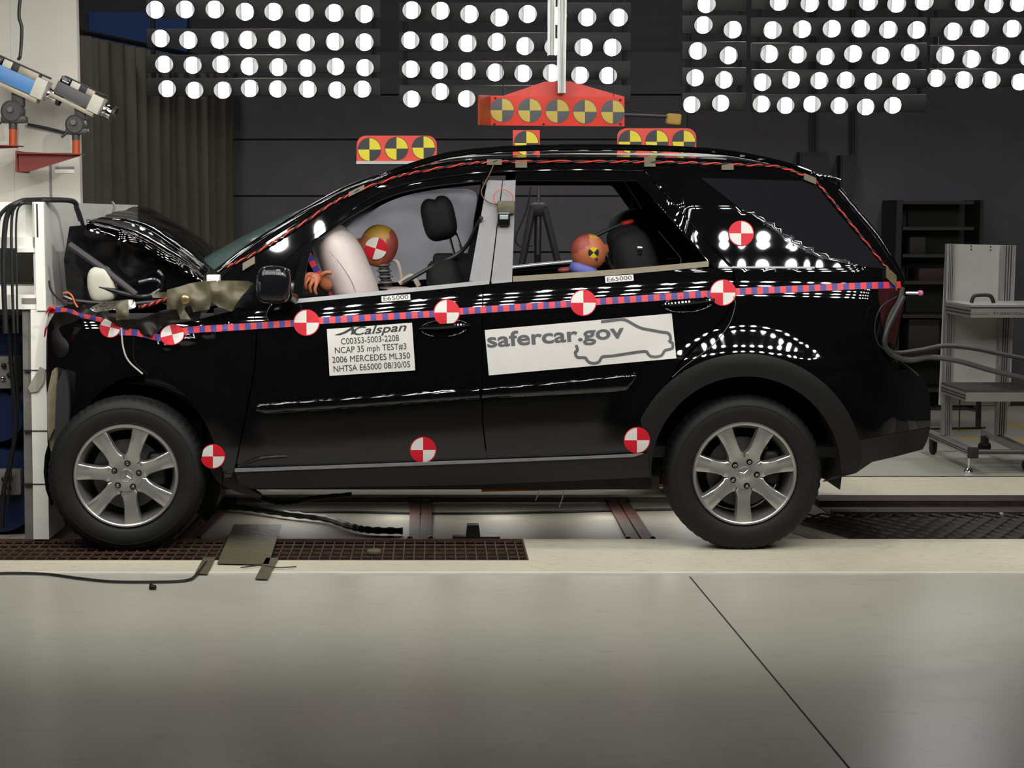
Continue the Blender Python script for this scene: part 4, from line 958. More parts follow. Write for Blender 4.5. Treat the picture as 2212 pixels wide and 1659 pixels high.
# ================================================================== stickers, tape and placards on the car
def sticker(px, py, r, label, mis=(0, 1), sx=1.0, sy=1.0, rot=0.0, clip=None, off=-.005):
    bm = bmesh.new(); c, s = math.cos(rot), math.sin(rot)
    def f(u, v):
        x, y = u * sx, v * sy; return BP(px + c * x - s * y, py + s * x + c * y, off)
    quad_disc(bm, f, r * .93, 40, mis, ring=(r, 0))
    bmesh.ops.recalc_face_normals(bm, faces=bm.faces[:])
    if sum(fc.normal.y for fc in bm.faces) > 0: bmesh.ops.reverse_faces(bm, faces=bm.faces[:])
    if clip: bmesh.ops.bisect_plane(bm, geom=bm.verts[:] + bm.edges[:] + bm.faces[:], plane_co=W(*clip, 0), plane_no=(-1, 0, .25), clear_outer=True)
    bmesh.ops.solidify(bm, geom=bm.faces[:], thickness=.002)
    return tag(fin('target_sticker', bm, [REDST, WHITEST], smooth=False, recalc=False), label, 'sticker', 'red and white quartered target stickers')
sticker(238, 707, 23, 'red and white target sticker on crushed wing, wrinkled, nearest the barrier', sx=1.0, sy=.98, rot=.25)
sticker(372, 723, 26, 'tilted oval red and white target sticker above the front wheel', sx=1.03, sy=.86, rot=-.25)
sticker(662, 697, 28.5, 'red and white target sticker on the tape above the test data placard')
sticker(965, 675, 28.5, 'red and white target sticker just over the front door handle')
sticker(1260, 654, 28.5, 'red and white target sticker above the white car outline placard')
sticker(1562, 632, 28.5, 'red and white target sticker behind the rear door handle on the tape')
sticker(1601, 504, 27.5, 'red and white target sticker high on the rear pillar, colours reversed', mis=(1, 0))
sticker(460, 986, 26.5, 'red and white target sticker behind front tire, cut off on one side', clip=(435, 986))
sticker(914, 972, 28.5, 'red and white target sticker low on the front door above the sill')
sticker(1376, 951, 28.5, 'red and white target sticker just ahead of the rear wheel arch', off=-.014)
# folded sticker at the very front
bm = bmesh.new()
A = [(104, 676), (112, 666), (120, 672), (112, 686), (104, 702), (98, 726)]; B = [(99, 682), (104, 668), (110, 664), (104, 690), (99, 710), (96, 730)]
loft(bm, [[W(x, y, .0) for x, y in S(A, 4)], [W(x - 2, y, .03) for x, y in S(B, 4)]]); 
for f in bm.faces: f.material_index = 1 if W(100, 676, 0).z > f.calc_center_median().z > W(100, 706, 0).z else 0
bmesh.ops.solidify(bm, geom=bm.faces[:], thickness=.002)
tag(fin('target_sticker', bm, [REDST, WHITEST]), 'red and white target sticker folded over the crushed front corner', 'sticker', 'red and white quartered target stickers')
# chequered tape
def tape(runs, w, name, label, off=-.004, fnp=None, first=0):
    bm = bmesh.new(); k = first
    for run in runs:
        pts = S(run, 12); L = [0]
        for a, b in zip(pts, pts[1:]): L.append(L[-1] + math.hypot(b[0] - a[0], b[1] - a[1]))
        n = max(1, round(L[-1] / 12.6))
        def at(d):
            for i in range(len(L) - 1):
                if d <= L[i + 1] + 1e-6:
                    t = (d - L[i]) / max(1e-6, L[i + 1] - L[i]); a, b = pts[i], pts[i + 1]
                    p = (a[0] + (b[0] - a[0]) * t, a[1] + (b[1] - a[1]) * t); dl = math.hypot(b[0] - a[0], b[1] - a[1])
                    return p, (-(b[1] - a[1]) / dl, (b[0] - a[0]) / dl)
        prev = None
        for i in range(n * 2 + 1):
            p, nn = at(L[-1] * i / (n * 2)); ww = w / 2
            e = [bm.verts.new((fnp or (lambda x, y: BP(x, y, off)))(p[0] + nn[0] * q * ww, p[1] + nn[1] * q * ww)) for q in (-1, -.33, .33, 1)]
            if prev:
                for j in range(3): bm.faces.new((prev[j], e[j], e[j + 1], prev[j + 1])).material_index = (k + (i - 1) // 2) % 2
            prev = e
        k += n
    if sum(f.normal.y for f in bm.faces if (f.normal_update() or True)) > 0: bmesh.ops.reverse_faces(bm, faces=bm.faces[:])
    return tag(fin(name, bm, [REDTP, BLUEST], smooth=False, recalc=False), label, 'tape')
REDTP = M('red_tape', rgb(206, 48, 52), .5, var=.06)
tape([[(106, 668), (160, 676), (220, 689)], [(258, 717), (290, 718), (320, 724), (348, 731)], [(394, 716), (420, 712), (520, 706), (640, 698)], [(686, 693), (800, 686), (940, 678)], [(988, 673), (1100, 665), (1236, 656)], [(1284, 652), (1400, 644), (1540, 634)], [(1586, 630), (1700, 625), (1820, 619), (1946, 615)]],
     14.5, 'checkered_tape', 'red and blue checkered tape along the whole side of the black car')
tape([[(664, 540), (676, 570), (700, 612), (722, 640)]], 13, 'checkered_tape', 'red and blue checkered tape inside front window beside the dummy hand', fnp=lambda x, y: W(x, y, .345))
# writing
def text_me(s, bold=0.0, shear=0.0):
    c = bpy.data.curves.new('txt', 'FONT'); c.body = s; c.resolution_u = 4; c.offset = bold; c.shear = shear
    o = bpy.data.objects.new('txt', c); COL.objects.link(o)
    me = bpy.data.meshes.new_from_object(o.evaluated_get(bpy.context.evaluated_depsgraph_get()))
    bpy.data.objects.remove(o); bpy.data.curves.remove(c); return me
CAPH = max(v.co.y for v in text_me('H').vertices)
def add_text(bm, s, p0, p1, cap, fnp, mi=0, bold=0.0, shear=0.0):
    """text whose baseline runs from pixel p0 to p1, capitals cap pixels tall"""
    me = text_me(s, bold, shear); xs = [v.co.x for v in me.vertices]; x0, x1 = min(xs), max(xs)
    d = Vector((p1[0] - p0[0], p1[1] - p0[1])); L = d.length; d.normalize(); up = Vector((d.y, -d.x)); vs = []
    for v in me.vertices:
        a = (v.co.x - x0) / (x1 - x0) * L; b = v.co.y / CAPH * cap; q = Vector(p0) + d * a + up * b; vs.append(bm.verts.new(fnp(q.x, q.y)))
    for p in me.polygons:
        f = bm.faces.new([vs[i] for i in p.vertices]); f.material_index = mi
    bpy.data.meshes.remove(me)
def faces_front(bm):
    bm.normal_update()
    bmesh.ops.reverse_faces(bm, faces=[f for f in bm.faces if f.normal.y > 0])
PAPER = M('white_placard', rgb(206, 204, 198), .5, var=.02)
def placard(q, label, name='placard'):
    """quad in pixels (tl, tr, br, bl) laid flat against the door"""
    t = thing(name, label, 'placard', BP((q[0][0] + q[2][0]) / 2, q[3][1], -.006))
    bm = bmesh.new(); n, m = 14, 6
    rows = [[None] * (n + 1) for _ in range(m + 1)]
    for j in range(m + 1):
        for i in range(n + 1):
            u, v = i / n, j / m
            x = (q[0][0] * (1 - u) + q[1][0] * u) * (1 - v) + (q[3][0] * (1 - u) + q[2][0] * u) * v
            y = (q[0][1] * (1 - u) + q[1][1] * u) * (1 - v) + (q[3][1] * (1 - u) + q[2][1] * u) * v
            rows[j][i] = BP(x, y, -.006)
    loft(bm, rows); faces_front(bm); bmesh.ops.solidify(bm, geom=bm.faces[:], thickness=.002)
    o = fin('sheet', bm, PAPER, t, recalc=False); return t
TF = lambda x, y: BP(x, y, -.0075)
T2 = lambda x, y: BP(x, y, -.0079)
pl = placard([(706, 711), (890, 697), (897, 800), (712, 812)], 'white test data placard with five lines of black text on front door')
bm = bmesh.new()
add_text(bm, 'Calspan', (764, 724), (879, 714), 17, TF, bold=.012, shear=.32)
sw = [(722, 724), (742, 717), (754, 710), (762, 705), (768, 703), (764, 709), (768, 716), (764, 722), (757, 722), (760, 716), (758, 713), (748, 719), (735, 724)]
f = bm.faces.new([bm.verts.new(TF(x, y)) for x, y in sw]); bmesh.ops.triangulate(bm, faces=[f])
bm.faces.ensure_lookup_table()
faces_front(bm); fin('logo', bm, INKB, pl, smooth=False, recalc=False)
for s, a, b in (('C00353-5003-2208', (737, 744), (862, 736)), ('NCAP 35 mph TEST#3', (724, 763.5), (878, 754)), ('2006 MERCEDES ML350', (718, 784), (886, 774)), ('NHTSA E65000 08/30/05', (721, 803.5), (886, 793))):
    bm = bmesh.new(); add_text(bm, s, a, b, 13, TF); faces_front(bm); fin('text_line', bm, INKB, pl, smooth=False, recalc=False)
pl = placard([(1047, 713), (1451, 677), (1461, 774), (1056, 811)], 'large white placard with grey web address and car outline on rear door')
bm = bmesh.new(); add_text(bm, 'safercar.gov', (1053, 750), (1349, 729), 30, TF, bold=.024); faces_front(bm); fin('text_line', bm, INK, pl, smooth=False, recalc=False)
def ribbon(bm, pts, w, fnp):
    prev = None; n = len(pts)
    for i, p in enumerate(pts):
        a, b = pts[max(0, i - 1)], pts[min(n - 1, i + 1)]; d = Vector((b[0] - a[0], b[1] - a[1])).normalized()
        e = [bm.verts.new(fnp(p[0] - d.y * w * s, p[1] + d.x * w * s)) for s in (-.5, .5)]
        if prev: bm.faces.new((prev[0], e[0], e[1], prev[1]))
        prev = e
K = lambda L: [(680 + x * .3707, 640 + y * .3707) for x, y in L]
bm = bmesh.new()
ribbon(bm, S(K([(1668, 148), (1720, 142), (1790, 135), (1820, 142), (1860, 165), (1905, 186), (1960, 197), (2020, 208), (2055, 213), (2070, 228), (2074, 258)]), 5) + S(K([(2062, 264), (2082, 270), (2086, 290), (2082, 304), (2060, 310), (2040, 316), (2030, 332), (2018, 346), (1990, 353), (1958, 350), (1942, 336), (1930, 322), (1880, 325), (1750, 345), (1680, 352), (1668, 362), (1655, 382), (1630, 390), (1600, 385), (1585, 370), (1575, 358), (1535, 356), (1522, 345), (1518, 325), (1528, 318), (1530, 305), (1522, 284)]), 4), 6.0, T2)
faces_front(bm); fin('car_outline', bm, INK, pl, smooth=False, recalc=False)
for q, lb in (([(824, 640), (886, 635.5), (886.5, 647.5), (824.5, 652)], 'small white number label under the front door window'),
              ([(1307, 597), (1368, 593), (1369, 606), (1308, 611)], 'small white number label under the rear door window')):
    p_ = placard(q, lb, 'number_label'); p_['category'] = 'label'; p_['group'] = 'small number labels below the windows'
    bm = bmesh.new(); a, b = q[3], q[2]
    add_text(bm, 'E65000', (a[0] + 4, a[1] - 2.6), (b[0] - 4, b[1] - 2.6), 8.6, TF); faces_front(bm); fin('text_line', bm, INKB, p_, smooth=False, recalc=False)

# ---------- target boards on the roof
YB_ = .93
hg = None
YELH = M('dull_yellow_target', rgb(186, 162, 58), .25, var=.06); BLKH = M('grey_black_target', rgb(66, 66, 70), .25, var=.1)  # duller yellow and greyer black for the hanging board's discs
def board_disc(bm_par, px, py, r, Y, par):
    def f(u, v): return W(px + u, py + v, Y)
    b = bmesh.new(); quad_disc(b, f, r, 40, (0, 1), ring=(r * 1.05, 1))
    bmesh.ops.recalc_face_normals(b, faces=b.faces[:]); faces_front(b); bmesh.ops.solidify(b, geom=b.faces[:], thickness=.001)
    fin('target_disc', b, [YELH, BLKH] if par is hg else [YELBRD, BLKBRD], par, smooth=False, recalc=False)
def rr(x0, y0, x1, y1, r, low=False):
    pts = [(x0, y1), (x0, y0 + r)] + [(x0 + r - r * math.cos(a), y0 + r - r * math.sin(a)) for a in [PI / 2 * k / 6 for k in range(1, 7)]] + \
          [(x1 - r + r * math.sin(a), y0 + r - r * math.cos(a)) for a in [PI / 2 * k / 6 for k in range(7)]] + [(x1, y1)]
    return pts
def board(outline, discs, label, edge=None):
    xs = [p[0] for p in outline]; ys = [p[1] for p in outline]
    t = thing('target_board', label, 'target board', W(sum(xs) / len(xs), max(ys), YB_))
    b = bmesh.new(); slab(b, outline, YB_ - .004, .012); fin('plate', b, ORGBRD, t, smooth=False)
    b = bmesh.new(); px_box(b, min(xs) - 1, max(xs) + 1, max(ys) - 4, max(ys) + 2, YB_ - .012, YB_ + .03); fin('foot_rail', b, ALUM, t, smooth=False)
    for (x, y, r) in discs: board_disc(None, x, y, r, YB_ - .0055, t)
    return t
board(rr(770.5, 293, 943.5, 352, 20), [(798, 323, 24.3), (856.5, 321, 24.3), (915, 319, 24.3)], 'orange-red board with three yellow and black targets over the windshield')
board([(1108, 345), (1108, 281), (1166, 281), (1166, 345)], [(1137, 309, 25.5)], 'small orange-red board with one yellow and black target, middle of roof')
board(rr(1333.5, 277, 1504, 345, 20), [(1361, 306, 24.3), (1419, 306, 24.3), (1477, 306, 24.3)], 'orange-red board with three targets toward the rear of the roof')
bm = bmesh.new(); slab(bm, [(930, 338), (1250, 331), (1570, 331), (1570, 338), (1250, 338), (930, 346)], YB_ - .03, .08); tag(fin('mounting_bar', bm, ALUM, smooth=False), 'long aluminium bar lying on the car roof under the target boards', 'bar')
# hanging board with five targets
hg = thing('hanging_target_board', 'large orange-red board with five targets hanging on aluminium posts above the roof', 'target board', W(1204, 273, YB_))
GLB = M('glossy_orange_board', rgb(216, 70, 56), .10, var=.05)
b = bmesh.new(); slab(b, [(1060, 206.5), (1349, 209), (1349, 273), (1060, 271)], YB_ - .004, .012); pn = fin('plate', b, GLB, hg, smooth=False)
b = bmesh.new(); p = [W(1060, 206, YB_ - .004), W(1060, 271, YB_ - .004), W(1036, 270, YB_ - .16), W(1036, 205, YB_ - .16)]; prism(b, p, [q + Vector((-.008, .006, 0)) for q in p]); fin('side_flange', b, M('dark_orange_flange', rgb(176, 66, 34), .4, var=.08), hg, smooth=False)
b = bmesh.new(); slab(b, [(1084, 208), (1177, 176), (1231, 175.5), (1349, 209)], YB_ + .012, .01); fin('upper_plate', b, M('orange_red_upper', rgb(205, 54, 40), .4), hg, smooth=False)
b = bmesh.new(); 
for x, y in ((1070, 212), (1068, 268), (1340, 216), (1340, 268), (1174, 268)): sup(b, W(x, y, YB_ - .006), (.006, .004, .006), 1, 10, 6)
fin('bolts', b, BLACKM, hg)
for (x, y) in ((1084.6, 238), (1144.6, 238.6), (1204, 240), (1263.6, 241.5)): board_disc(None, x, y, 25, YB_ - .0055, hg)
b = bmesh.new()
# rightmost disc is cut by the board edge
def f5(u, v): return W(min(1349, 1324 + u), 242 + v, YB_ - .0055)
quad_disc(b, f5, 25, 40, (0, 1), ring=(26, 1)); bmesh.ops.recalc_face_normals(b, faces=b.faces[:]); faces_front(b); fin('target_disc', b, [YELH, BLKH], hg, smooth=False, recalc=False)
def post(x0, x1, x2, x3, ytop, ybot, Y, par, name):
    b = bmesh.new(); d = .06
    a = [W(x0, ytop, Y), W(x1, ytop, Y), W(x3, ybot, Y), W(x2, ybot, Y)]
    prism(b, a, [q + Vector((0, d, 0)) for q in a])
    o = fin(name, b, ALUM, par, smooth=False)
    b = bmesh.new()
    for t in (.27, .42, .58, .73):
        p, q = a[0].lerp(a[1], t), a[3].lerp(a[2], t); w = (a[1] - a[0]).length * .022
        b.faces.new([b.verts.new(v) for v in (p + Vector((-w, -.001, 0)), p + Vector((w, -.001, 0)), q + Vector((w, -.001, 0)), q + Vector((-w, -.001, 0)))])
    faces_front(b); fin('slot', b, DARKMT, o, smooth=False, recalc=False)
post(1207, 1227, 1205, 1222, -260, 201, YB_ - .07, hg, 'post')
post(1185, 1203, 1184.5, 1199, -260, 119, YB_ - .07, hg, 'post')
b = bmesh.new(); px_box(b, 1199, 1208, -20, -10, YB_ - .06, YB_ - .02); fin('post_clamp', b, DARKMT, hg, smooth=False)
b = bmesh.new()
for x0, x1 in ((1086, 1088), (1326, 1325)):
    tube(b, [W(x0, 208, YB_), W(x1, -60, YB_)], .0018, seg=5)
fin('hanging_wire', b, DARKMT, hg)
# yellow taped end of a dark rod behind the car, right of the hanging board
t = thing('taped_rod', 'dark rod with a mustard yellow taped end above the rear roof', 'rod', W(1455, 258, YB_))
b = bmesh.new(); tube(b, [W(1338, 248, YB_ + .012), W(1440, 252, YB_ + .012)], .008); fin('rod', b, M('dark_grey_metal', (.016, .016, .019), .5), t)
b = bmesh.new(); sup(b, W(1455, 258, YB_ + .012), (.038, .026, .029), .35, rot=rotY(.08)); fin('tape_end', b, M('mustard_tape', rgb(160, 126, 48), .6, var=.1), t)

# ---------- wiring
def wire(pts, label, name='wire_bundle', r=.005, mat=None, cat='wire', two=True):
    bm = bmesh.new()
    if two:
        P = cr(pts, 14); n = len(P)
        for s, mi in ((0, 0), (PI, 1)):
            tube(bm, [p + Vector((0, .004 * math.sin(i * .9 + s) - .004, .0042 * math.cos(i * .9 + s))) for i, p in enumerate(P)], r * .8, seg=6, mi=mi)
    else: tube(bm, cr(pts, 10), r, seg=7)
    return tag(fin(name, bm, [REDWIRE, CABLE] if two else (mat or CABLE)), label, cat)
wire([BP(x, y, -.010) for x, y in ((468, 584), (500, 572), (549, 548), (600, 516), (660, 478), (714, 442), (760, 418), (850, 384), (900, 372), (1000, 355), (1060, 350), (1140, 349), (1300, 349), (1400, 350), (1500, 352), (1600, 356), (1680, 360), (1745, 382))],
     'red and black twisted wires taped along pillar and roof edge of the car', r=.0045)
wire([BP(x, y, -.008) for x, y in ((1745, 382), (1764, 394), (1800, 436), (1850, 498), (1900, 560), (1928, 594), (1936, 628))], 'thin red wire running down the rear window corner to the tail', r=.0045)
wire([W(x, y, -.01) for x, y in ((300, 664), (330, 656), (362, 645), (392, 640))], 'short red and black wires crossing the crushed wing', r=.006)
for q, lb in (([(1052, 345), (1084, 345), (1084, 355), (1050, 355)], 'olive tape on roof edge near the wire loop of the pillar'),):
    pass
for (x, y, w, h, lb) in ((1068, 350, 32, 12, 'olive tape strip on roof edge just left of the small target board'), (1126, 354, 25, 16, 'olive tape strip on roof edge under the small target board'), (1404, 349, 24, 22, 'olive tape patch on roof edge below the rear target board'),
                      (1572, 360, 26, 13, 'olive tape strip on roof edge above the dark quarter window'), (1750, 386, 26, 14, 'olive tape strip at the top of the rear corner wire'), (1926, 598, 22, 26, 'olive tape strip at the tail end of the corner wire'), (770, 412, 34, 10, 'olive tape strip on the windshield pillar below the front board'), (537, 569, 26, 16, 'olive tape strip low on the windshield pillar')):
    sl_ = (BP(x + 8, y, 0) - BP(x - 8, y, 0)); dy = 0
    if x == 770: dy = -.5
    if x == 537: dy = -.6
    if x == 1926: dy = 1.0
    if x == 1750: dy = .4
    tag(panel('duct_tape', [(x - w / 2, y - h / 2 - dy * w / 2), (x + w / 2, y - h / 2 + dy * w / 2), (x + w / 2, y + h / 2 + dy * w / 2), (x - w / 2, y + h / 2 - dy * w / 2)], DUCT, None, off=-.020, thick=.016, grid=8), lb, 'tape', 'tape strips holding the roof wiring')
# sensor pack on the centre pillar
t = thing('sensor_box', 'taped black sensor box on the grey pillar between the doors', 'sensor box', BP(1090, 488, -.01))
b = bmesh.new(); px_box(b, 1075, 1102, 457, 488, BP(1088, 470).y - .045, BP(1088, 470).y - .002, bev=.006); fin('case', b, BLACKG, t)
b = bmesh.new(); px_box(b, 1079, 1098, 464, 474, BP(1088, 470).y - .0475, BP(1088, 470).y - .04, bev=.002); fin('display', b, M('pale_display', rgb(150, 168, 165), .15), t)
b = bmesh.new(); px_box(b, 1074, 1113, 434, 463, BP(1088, 450).y - .04, BP(1088, 450).y - .0, bev=.010); fin('tape_wrap', b, DUCT, t)
wire([BP(x, y, -.03) for x, y in ((1106, 440), (1108, 424), (1096, 412), (1080, 410), (1068, 420), (1068, 436), (1080, 444))], 'loop of thin red wire on the grey pillar above the sensor box', 'wire', r=.0018, mat=REDWIRE, two=False)
wire([BP(x, y, -.02) for x, y in ((1068, 352), (1058, 375), (1044, 402), (1040, 418), (1052, 435), (1078, 444))], 'thin brown cable hanging from the roof to the pillar sensor', 'cable', r=.003, mat=M('brown_cable', rgb(90, 70, 56), .5), two=False, cat='cable')
# antenna-like probe and connector at the tail
t = thing('tail_probe', 'small steel probe with a pink tip sticking out of the car tail', 'probe', W(1958, 633, .3))
b = bmesh.new(); tube(b, [W(1945, 632, .3), W(1984, 633, .3)], .007); fin('stem', b, CHROME, t)
b = bmesh.new(); sup(b, W(1988, 633, .3), (.014, .012, .013), .8); fin('tip', b, M('pink_tip', rgb(196, 96, 150), .4), t)
b = bmesh.new(); tube(b, [W(1904, 632, .18), W(1940, 630, .2)], .010); fin('bracket', b, CHROME, t)
DB = lambda x, y, o=0: BP(x, y, o)
wire([W(1950, 622, .12), W(1942, 650, .1), W(1925, 678, .08), (W(1915, 710, .07)), W(1912, 745, .08), W(1935, 762, .10), W(1990, 756, .12), W(2040, 747, .1), W(2100, 752, .1), W(2160, 764, .1), W(2240, 780, .1)], 'upper thick grey cable running from the car tail past the trolley', 'cable', r=.011, mat=M('grey_cable', (.018, .017, .016), .5), two=False, cat='cable')
wire([W(1952, 640, .10), W(1914, 720, .06), W(1918, 758, .06), W(1960, 778, .08), W(2010, 772, .1), W(2070, 780, .1), W(2140, 800, .1), W(2240, 824, .1)], 'lower thick grey cable running from the car tail past the trolley', 'cable', r=.013, mat=M('grey_cable', (.018, .017, .016), .5), two=False, cat='cable')
wire([W(1938, 640, .06), W(1905, 662, .02), W(1890, 700, .02), W(1896, 740, .02), W(1925, 765, .05), W(1960, 790, .1), W(1985, 812, .1)], 'thin black cable looping over the tail light', 'cable', r=.003, two=False, cat='cable')
wire([BP(1585, 640, -.006), BP(1588, 660, -.006), BP(1575, 700, -.006), BP(1540, 745, -.006), BP(1480, 790, -.006), BP(1452, 815, -.006)], 'thin cord draped from the rear tape sticker down to the wheel arch', 'cord', r=.0016, two=False, cat='cord', mat=M('grey_cord', (.12, .12, .11), .5))
# ================================================================== white crash barrier and pillar at the left
bY = .25; xb = W(94, 560, bY).x                       # the car-side face of the barrier
bt = thing('crash_barrier', 'white steel crash barrier with square opening, struck by the car nose', 'barrier', (xb - .4, 1.4, 0))
yA, yB_ = bY, 2.80
zt, zm = W(94, 436, bY).z, W(94, 662, bY).z
# facing plate turned to the car
bm = bmesh.new(); box(bm, (xb - .05, yA + .01, zm - .02), (xb, yB_, zt)); fin('face_plate', bm, M('barrier_face_paint', rgb(218, 217, 208), .5, var=.05, scale=5), bt, smooth=False)
# near frame: flange, top beam, opening, lower shelf
bm = bmesh.new(); px_box(bm, 79, 94, 436, 671, bY - .01, bY + .02); fin('flange', bm, WHITEP, bt, smooth=False)
bm = bmesh.new(); px_box(bm, -120, 78, 437, 535, bY + .05, bY + .12); fin('upper_box', bm, WHITEP, bt, smooth=False)
bm = bmesh.new(); px_box(bm, -120, 80, 512, 536, bY + .01, bY + .12); px_box(bm, 37, 80, 536, 545, bY + .0, bY + .12); fin('opening_header', bm, WHITEP, bt, smooth=False)
bm = bmesh.new(); px_box(bm, -120, 84, 637, 668, bY + .0, bY + .10); fin('opening_sill', bm, WHITEP, bt, smooth=False)
bm = bmesh.new(); px_box(bm, 47, 83, 644, 656, bY - .003, bY + .02); fin('sill_slot', bm, M('grey_slot', rgb(120, 118, 112), .6), bt, smooth=False)  # grey strip standing slightly proud of the sill
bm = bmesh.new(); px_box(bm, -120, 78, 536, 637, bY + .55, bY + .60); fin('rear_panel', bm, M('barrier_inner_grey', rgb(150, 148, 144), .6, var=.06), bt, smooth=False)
bm = bmesh.new(); px_box(bm, -120, 78, 618, 637, bY + .12, bY + .58); fin('inner_shelf', bm, WHITEP, bt, smooth=False)
bm = bmesh.new(); px_box(bm, -120, 78, 612, 618, bY + .36, bY + .40); fin('inner_rail', bm, M('inner_rail_dark', (.04, .04, .04), .5), bt, smooth=False)
bm = bmesh.new(); px_box(bm, 79.5, 81, 440, 512, bY - .013, bY - .008); fin('joint', bm, BLACKM, bt, smooth=False)
bm = bmesh.new(); box(bm, (-4.2, bY + .14, zt - .03), (xb - .051, yB_, zt)); fin('top_plate', bm, WHITEP, bt, smooth=False)
# post in white blocks with a bare grey edge, splayed foot
GREYB = M('bare_grey_steel', rgb(112, 108, 104), .55, var=.15, scale=14)
bm = bmesh.new()
for (ya, yb, xa0, xa1, xb0, xb1) in ((669, 799, 66, 67, 103, 100), (801, 930, 67, 69, 101, 102), (932, 1045, 69, 71, 102, 104), (1047, 1165, 71, 72, 104, 106)):
    p = [W(xa0, ya, bY), W(xb0, ya, bY), W(xb1, yb, bY), W(xa1, yb, bY)]; prism(bm, p, [q + Vector((0, .35, 0)) for q in p])
fin('post_block', bm, WHITEP, bt, smooth=False)
bm = bmesh.new()
p = [W(48, 669, bY + .02), W(67, 669, bY + .02), W(72, 1165, bY + .02), W(54, 1165, bY + .02)]; prism(bm, p, [q + Vector((0, .3, 0)) for q in p]); fin('post_edge', bm, GREYB, bt, smooth=False)
bm = bmesh.new()
p = [W(103, 960, bY), W(104, 1100, bY), W(104, 1165, bY), W(126, 1148, bY + .2), W(113, 1060, bY + .2), W(106, 960, bY + .1)]; prism(bm, p, [q + Vector((0, .06, 0)) for q in p]); fin('post_foot', bm, WHITEP, bt, smooth=False)
bm = bmesh.new()
for y in (800, 931, 1046): px_box(bm, 50, 104, y - 1, y + 1, bY - .003, bY + .1)
fin('block_joint', bm, BLACKM, bt, smooth=False)
bm = bmesh.new(); slab(bm, [(60, 838), (82, 800), (86, 792), (98, 798), (95, 825), (82, 845), (66, 848)], bY - .012, .004); tag(fin('duct_tape', bm, M('pale_grey_tape', rgb(150, 148, 136), .5), smooth=False), 'pale grey tape wrapped around the white barrier post', 'tape')
# blue hydraulic machinery behind the post
t = thing('barrier_machine', 'dark blue machine with grey blocks behind the white barrier post', 'machine', W(20, 1150, .9))
BLUEM = M('blue_machine_paint', rgb(16, 28, 66), .35, var=.15, scale=5)
for (y0, y1, r) in ((700, 790, 0), (835, 940, 0), (955, 1130, 0)):
    a, c = W(22, y0, .8), W(22, y1, .8); bm = bmesh.new(); lathe(bm, [(.001, -.3), ((a.z - c.z) / 2, -.3), ((a.z - c.z) / 2, .3), (.001, .3)], (a.x, .85, (a.z + c.z) / 2), axis='Y', seg=28); fin('blue_cylinder', bm, BLUEM, t)
bm = bmesh.new(); px_box(bm, -120, 14, 690, 1140, .75, 1.1); fin('blue_frame', bm, BLUEM, t, smooth=False)
for (y0, y1, x1) in ((770, 840, 36), (1015, 1070, 44)):
    bm = bmesh.new(); px_box(bm, -60, x1, y0, y1, .50, .60, bev=.008); bl = fin('bolted_block', bm, GREYB, t)
    for k, (x, y) in enumerate(((8, y0 + 20), (22, y0 + 14), (20, y0 + 40), (6, y0 + 48))):
        bm = bmesh.new(); sup(bm, W(x, y, .49), (.012, .012, .012), .8, 12, 8); fin('bolt', bm, CHROME if k % 2 else DARKMT, bl)
bm = bmesh.new(); px_box(bm, -120, 120, 1140, 1166, .6, 1.5); fin('base', bm, INTER, t, smooth=False)
# cables over the barrier
for k, (pts, r, lb) in enumerate((([(-6, 500), (-2, 470), (14, 450), (40, 436), (60, 431), (110, 433), (150, 433), (162, 440), (172, 462), (180, 490)], .010, 'thick black cable looping over the top of the white barrier'),
        ([(12, 720), (8, 600), (10, 500), (20, 456), (44, 437), (80, 432), (155, 434), (166, 452), (174, 476)], .013, 'thickest black cable hanging down in front of the barrier opening'),
        ([(30, 720), (26, 600), (25, 480), (34, 446), (52, 438), (74, 440)], .007, 'black cable hanging beside the thickest cable on the barrier'),
        ([(38, 720), (36, 600), (35, 480), (44, 444), (70, 440)], .005, 'thinnest black cable hanging furthest right over the barrier opening'))):
    P = [W(x, y, bY - .05 if x < 60 else bY + .05 + .2 * max(0, (x - 100) / 70)) for x, y in pts]
    b = bmesh.new(); tube(b, cr(P, 8), r, seg=8); tag(fin('cable', b, CABLE), lb, 'cable')
for pts, r, lb in (([(18, 700), (24, 780), (32, 880), (34, 930), (22, 1000), (8, 1060), (4, 1140)], .012, 'thick black cable running down in front of the blue machine'),
                   ([(32, 700), (34, 790), (38, 880), (26, 980), (16, 1100)], .007, 'slim black cable running down in front of the blue machine')):
    b = bmesh.new(); tube(b, cr([W(x, y, .44) for x, y in pts], 8), r, seg=8); tag(fin('cable', b, CABLE), lb, 'cable')
b = bmesh.new(); tube(b, cr([W(48, -40, 1.02), W(41, 30, 1.02), W(47, 62, 1.02), W(44, 118, 1.02), W(40, 128, 1.0)], 8), .009); tag(fin('cable', b, CABLE), 'black cable running down the white pillar to the blue camera', 'cable')
for pts, mt, lb in (([(106, 606), (108, 622), (118, 638), (132, 650), (140, 658)], CABLE, 'short frayed black wire standing up at the front corner'), ([(136, 634), (146, 632), (156, 640), (162, 655), (168, 664)], M('orange_wire', rgb(190, 88, 40), .5), 'thin orange wire looping up at the front corner')):
    b = bmesh.new(); tube(b, cr([W(x, y, .05) for x, y in pts], 6), .0045, seg=6); tag(fin('wire', b, mt), lb, 'wire')
b = bmesh.new(); tube(b, cr([W(243, 437, 1.6), W(247, 446, 1.55), (W(243, 462, 1.5))], 5), .007); tag(fin('hook', b, M('grey_hook', rgb(110, 112, 122), .4)), 'small grey hook on the far edge of the barrier face', 'hook')

